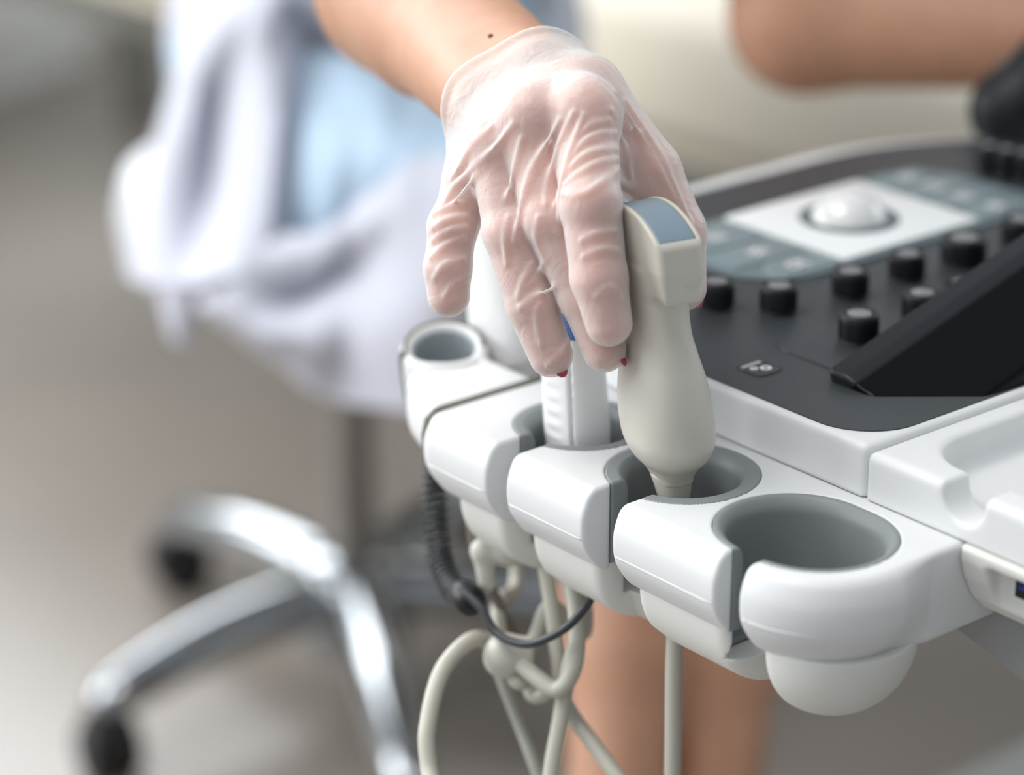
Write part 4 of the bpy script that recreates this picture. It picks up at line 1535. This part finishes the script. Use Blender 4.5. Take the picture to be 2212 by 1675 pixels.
# left front panel falling beside the thigh to the hem, then gathered on the seat
cloth('coat_skirt', [
    [(440, -60, 2.06), (480, -60, 1.98), (560, -60, 1.93), (640, -60, 1.92), (700, -60, 1.95)],
    [(425, 40, 2.07), (455, 40, 1.95), (520, 60, 1.90), (600, 50, 1.90), (690, 40, 1.95)],
    [(375, 200, 2.08), (410, 200, 1.95), (470, 215, 1.97), (580, 210, 1.88), (680, 200, 1.93)],
    [(325, 380, 2.08), (370, 390, 1.95), (450, 400, 1.98), (560, 390, 1.86), (670, 380, 1.92)],
    [(290, 520, 2.07), (345, 530, 1.95), (430, 540, 1.94), (540, 540, 1.85), (660, 540, 1.90)],
    [(285, 600, 2.06), (340, 615, 1.95), (420, 620, 1.91), (520, 600, 1.85), (640, 620, 1.88)]], M_coat, 0.008, COAT, seed=3)
# lap panel sweeping across to the knees and hanging to the hem
cloth('coat_hem', [
    [(600, 520, 1.85), (700, 500, 1.83), (800, 430, 1.80), (880, 360, 1.77), (1010, 330, 1.74)],
    [(560, 560, 1.84), (680, 560, 1.83), (800, 490, 1.79), (900, 450, 1.75), (1050, 440, 1.72)],
    [(510, 610, 1.85), (650, 640, 1.87), (770, 570, 1.84), (900, 590, 1.75), (1080, 600, 1.72)],
    [(460, 650, 1.86), (600, 725, 1.83), (740, 715, 1.82), (890, 720, 1.76), (1100, 740, 1.75)],
    [(430, 650, 1.90), (600, 775, 1.90), (730, 860, 1.88), (880, 880, 1.80), (1100, 890, 1.78)]], M_coat, 0.008, COAT, seed=5)
cloth('coat_tail', [
    [(355, 590, 1.95), (385, 600, 1.93), (420, 600, 1.93)],
    [(360, 650, 1.95), (388, 660, 1.93), (415, 660, 1.93)],
    [(375, 715, 1.96), (390, 740, 1.94), (408, 720, 1.94)]], M_coat, 0.008, COAT, seed=8)
# shoes
for A in (AN_R, AN_L):
    ff = lambda p, A=A: np.maximum(smin(cone(p, A * np.array([1, 1, 0]) + np.array([0, 20, 44]), A * np.array([1, 1, 0]) + np.array([22, -125, 34]), 46, 36), 1e3 + 0 * p[0], 5), -p[2] + 3)
    c = A * np.array([1, 1, 0])
    sdf_obj('shoe', ff, c + np.array([-90, -190, -5]), c + np.array([110, 90, 100]), 4.0, M_shoe, BODY, mm)

# ================================================================== stool
STX, STY = -0.135, 2.13
ST = thing('stool', (STX, STY, 0), 'round white stool on a chrome five star base with black casters under the doctor', 'stool')
bm = bmesh.new()
add_lathe(bm, [(0, .375), (.140, .375), (.166, .385), (.179, .405), (.181, .435), (.174, .460), (.155, .472), (0, .478)], (STX, STY, 0), 64)
mesh_bm('seat', bm, M_seat, ST)
bm = bmesh.new()
add_lathe(bm, [(0, .33), (.07, .33), (.085, .345), (.10, .374), (0, .374)], (STX, STY, 0), 40)
mesh_bm('seat_plate', bm, M_caster, ST)
bm = bmesh.new()
add_lathe(bm, [(0, .30), (.033, .30), (.036, .305), (.036, .34), (0, .34)], (STX, STY, 0), 32)
mesh_bm('collar', bm, M_caster, ST)
bm = bmesh.new(); add_lathe(bm, [(0, .08), (.021, .08), (.021, .31), (0, .31)], (STX, STY, 0), 32)
mesh_bm('gas_column', bm, M_column, ST)
bm = bmesh.new(); add_lathe(bm, [(0, .045), (.045, .045), (.052, .055), (.052, .105), (.045, .118), (.034, .124), (0, .124)], (STX, STY, 0), 40)
mesh_bm('hub', bm, M_chrome, ST)
LEGS = [(133, .25), (221, .25), (281, .30), (353, .27), (65, .27)]
for ang, L in LEGS:
    t = math.radians(ang)
    dx, dy = math.cos(t), math.sin(t)
    pts = [(r_ * L, z_) for r_, z_ in ((.10, .092), (.25, .094), (.45, .093), (.65, .088), (.85, .078), (.97, .070), (1.03, .064))]
    wid = [.026, .025, .024, .023, .021, .019, .013]
    P = smooth_path([(STX + dx * r_, STY + dy * r_, z_) for r_, z_ in pts], 5)
    wv = np.interp(np.linspace(0, 1, len(P)), np.linspace(0, 1, len(wid)), wid)
    v, f_ = tube(P, wv, 20)
    leg = mesh_np('leg', v, f_, M_chrome, ST)
    cx, cy = STX + dx * L, STY + dy * L
    ca = t + 0.9 + 0.5 * math.sin(ang)
    MR_ = Matrix.Rotation(ca, 4, 'Z') @ Matrix.Rotation(math.pi / 2, 4, 'X')
    bm = bmesh.new()
    for s_ in (-1, 1):
        off_ = Vector((math.sin(ca), -math.cos(ca), 0)) * 0.013 * s_
        add_lathe(bm, [(0, -.0095), (.021, -.0095), (.0255, -.006), (.0255, .006), (.021, .0095), (0, .0095)], (cx + off_.x, cy + off_.y, .0258), 32, MR_)
    add_lathe(bm, [(0, -.012), (.0285, -.012), (.0285, .012), (0, .012)], (cx, cy, .033), 32, MR_)
    add_lathe(bm, [(0, .03), (.006, .03), (.006, .078), (0, .078)], (cx, cy, 0), 16)
    mesh_bm('caster', bm, M_caster, leg, label='black twin wheel caster')

# ================================================================== couch and cabinet behind
CO = thing('examination_couch', (0.1, 2.75, 0), 'cream examination couch with grey frame behind the doctor', 'couch')
q0, q1_ = at(330, 8, 0.42), at(1560, 372, 0.42)
e = (q0 - q1_); e[2] = 0; eL = np.linalg.norm(e); e /= eL
nn = np.array([-e[1], e[0], 0]); nn = nn if nn[1] > 0 else -nn


def couch_pt(s_, w_, z_):
    return np.array([q1_[0], q1_[1], 0]) + e * s_ + nn * w_ + np.array([0, 0, z_])


LNG = eL + 0.55
bm = bmesh.new()
r_ = add_box(bm, (0, 0, 0), (LNG + .9, .66, .14), bevel=.035, seg=5)
MT = mesh_bm('mattress', bm, M_couch, CO, xf=lambda q: couch_pt(LNG / 2 - .45 + q[0], .33 + q[1], .49 + q[2]))
bm = bmesh.new()
add_box(bm, (0, 0, 0), (LNG + .88, .64, .07), bevel=.01)
mesh_bm('mattress_base', bm, M_couch, CO, xf=lambda q: couch_pt(LNG / 2 - .45 + q[0], .34 + q[1], .42 + q[2] + .018))
bm = bmesh.new(); add_box(bm, (0, 0, 0), (LNG + .84, .58, .045), bevel=.006)
mesh_bm('frame', bm, M_frame, CO, xf=lambda q: couch_pt(LNG / 2 - .45 + q[0], .35 + q[1], .378 + q[2]))
for s_ in (-.75, LNG + .30):
    for w_ in (.10, .58):
        bm = bmesh.new(); add_box(bm, (0, 0, .18), (.045, .045, .36), bevel=.004)
        mesh_bm('leg', bm, M_frame, CO, xf=lambda q: couch_pt(s_ + q[0], w_ + q[1], q[2]))

CB_ = thing('cabinet', (-1.0, 4.1, 0), 'pale grey cabinet standing on the floor at top left', 'cabinet')
k0, k1 = at(0, 212, 0.0), at(232, 128, 0.0)
ce = k1 - k0; ce[2] = 0; ce /= np.linalg.norm(ce); cn = np.array([-ce[1], ce[0], 0])
bm = bmesh.new(); add_box(bm, (0, 0, .45), (1.0, .42, .82), bevel=.006)
mesh_bm('body', bm, M_cab, CB_, xf=lambda q: k1 - ce * .5 + cn * .21 + ce * q[0] + cn * q[1] + np.array([0, 0, q[2]]))
bm = bmesh.new(); add_box(bm, (0, 0, .02), (.96, .38, .04))
mesh_bm('plinth', bm, M_cab, CB_, xf=lambda q: k1 - ce * .5 + cn * .21 + ce * q[0] + cn * q[1] + np.array([0, 0, q[2]]))
for s_ in (-.25, .25):
    bm = bmesh.new(); add_box(bm, (s_, -.22, .46), (.48, .02, .76), bevel=.003)
    dr = mesh_bm('door', bm, M_cab, CB_, xf=lambda q: k1 - ce * .5 + cn * .21 + ce * q[0] + cn * q[1] + np.array([0, 0, q[2]]))
    bm = bmesh.new(); add_box(bm, (s_ * .35, -.24, .7), (.012, .02, .12), bevel=.003)
    mesh_bm('handle', bm, M_chrome, dr, xf=lambda q: k1 - ce * .5 + cn * .21 + ce * q[0] + cn * q[1] + np.array([0, 0, q[2]]))
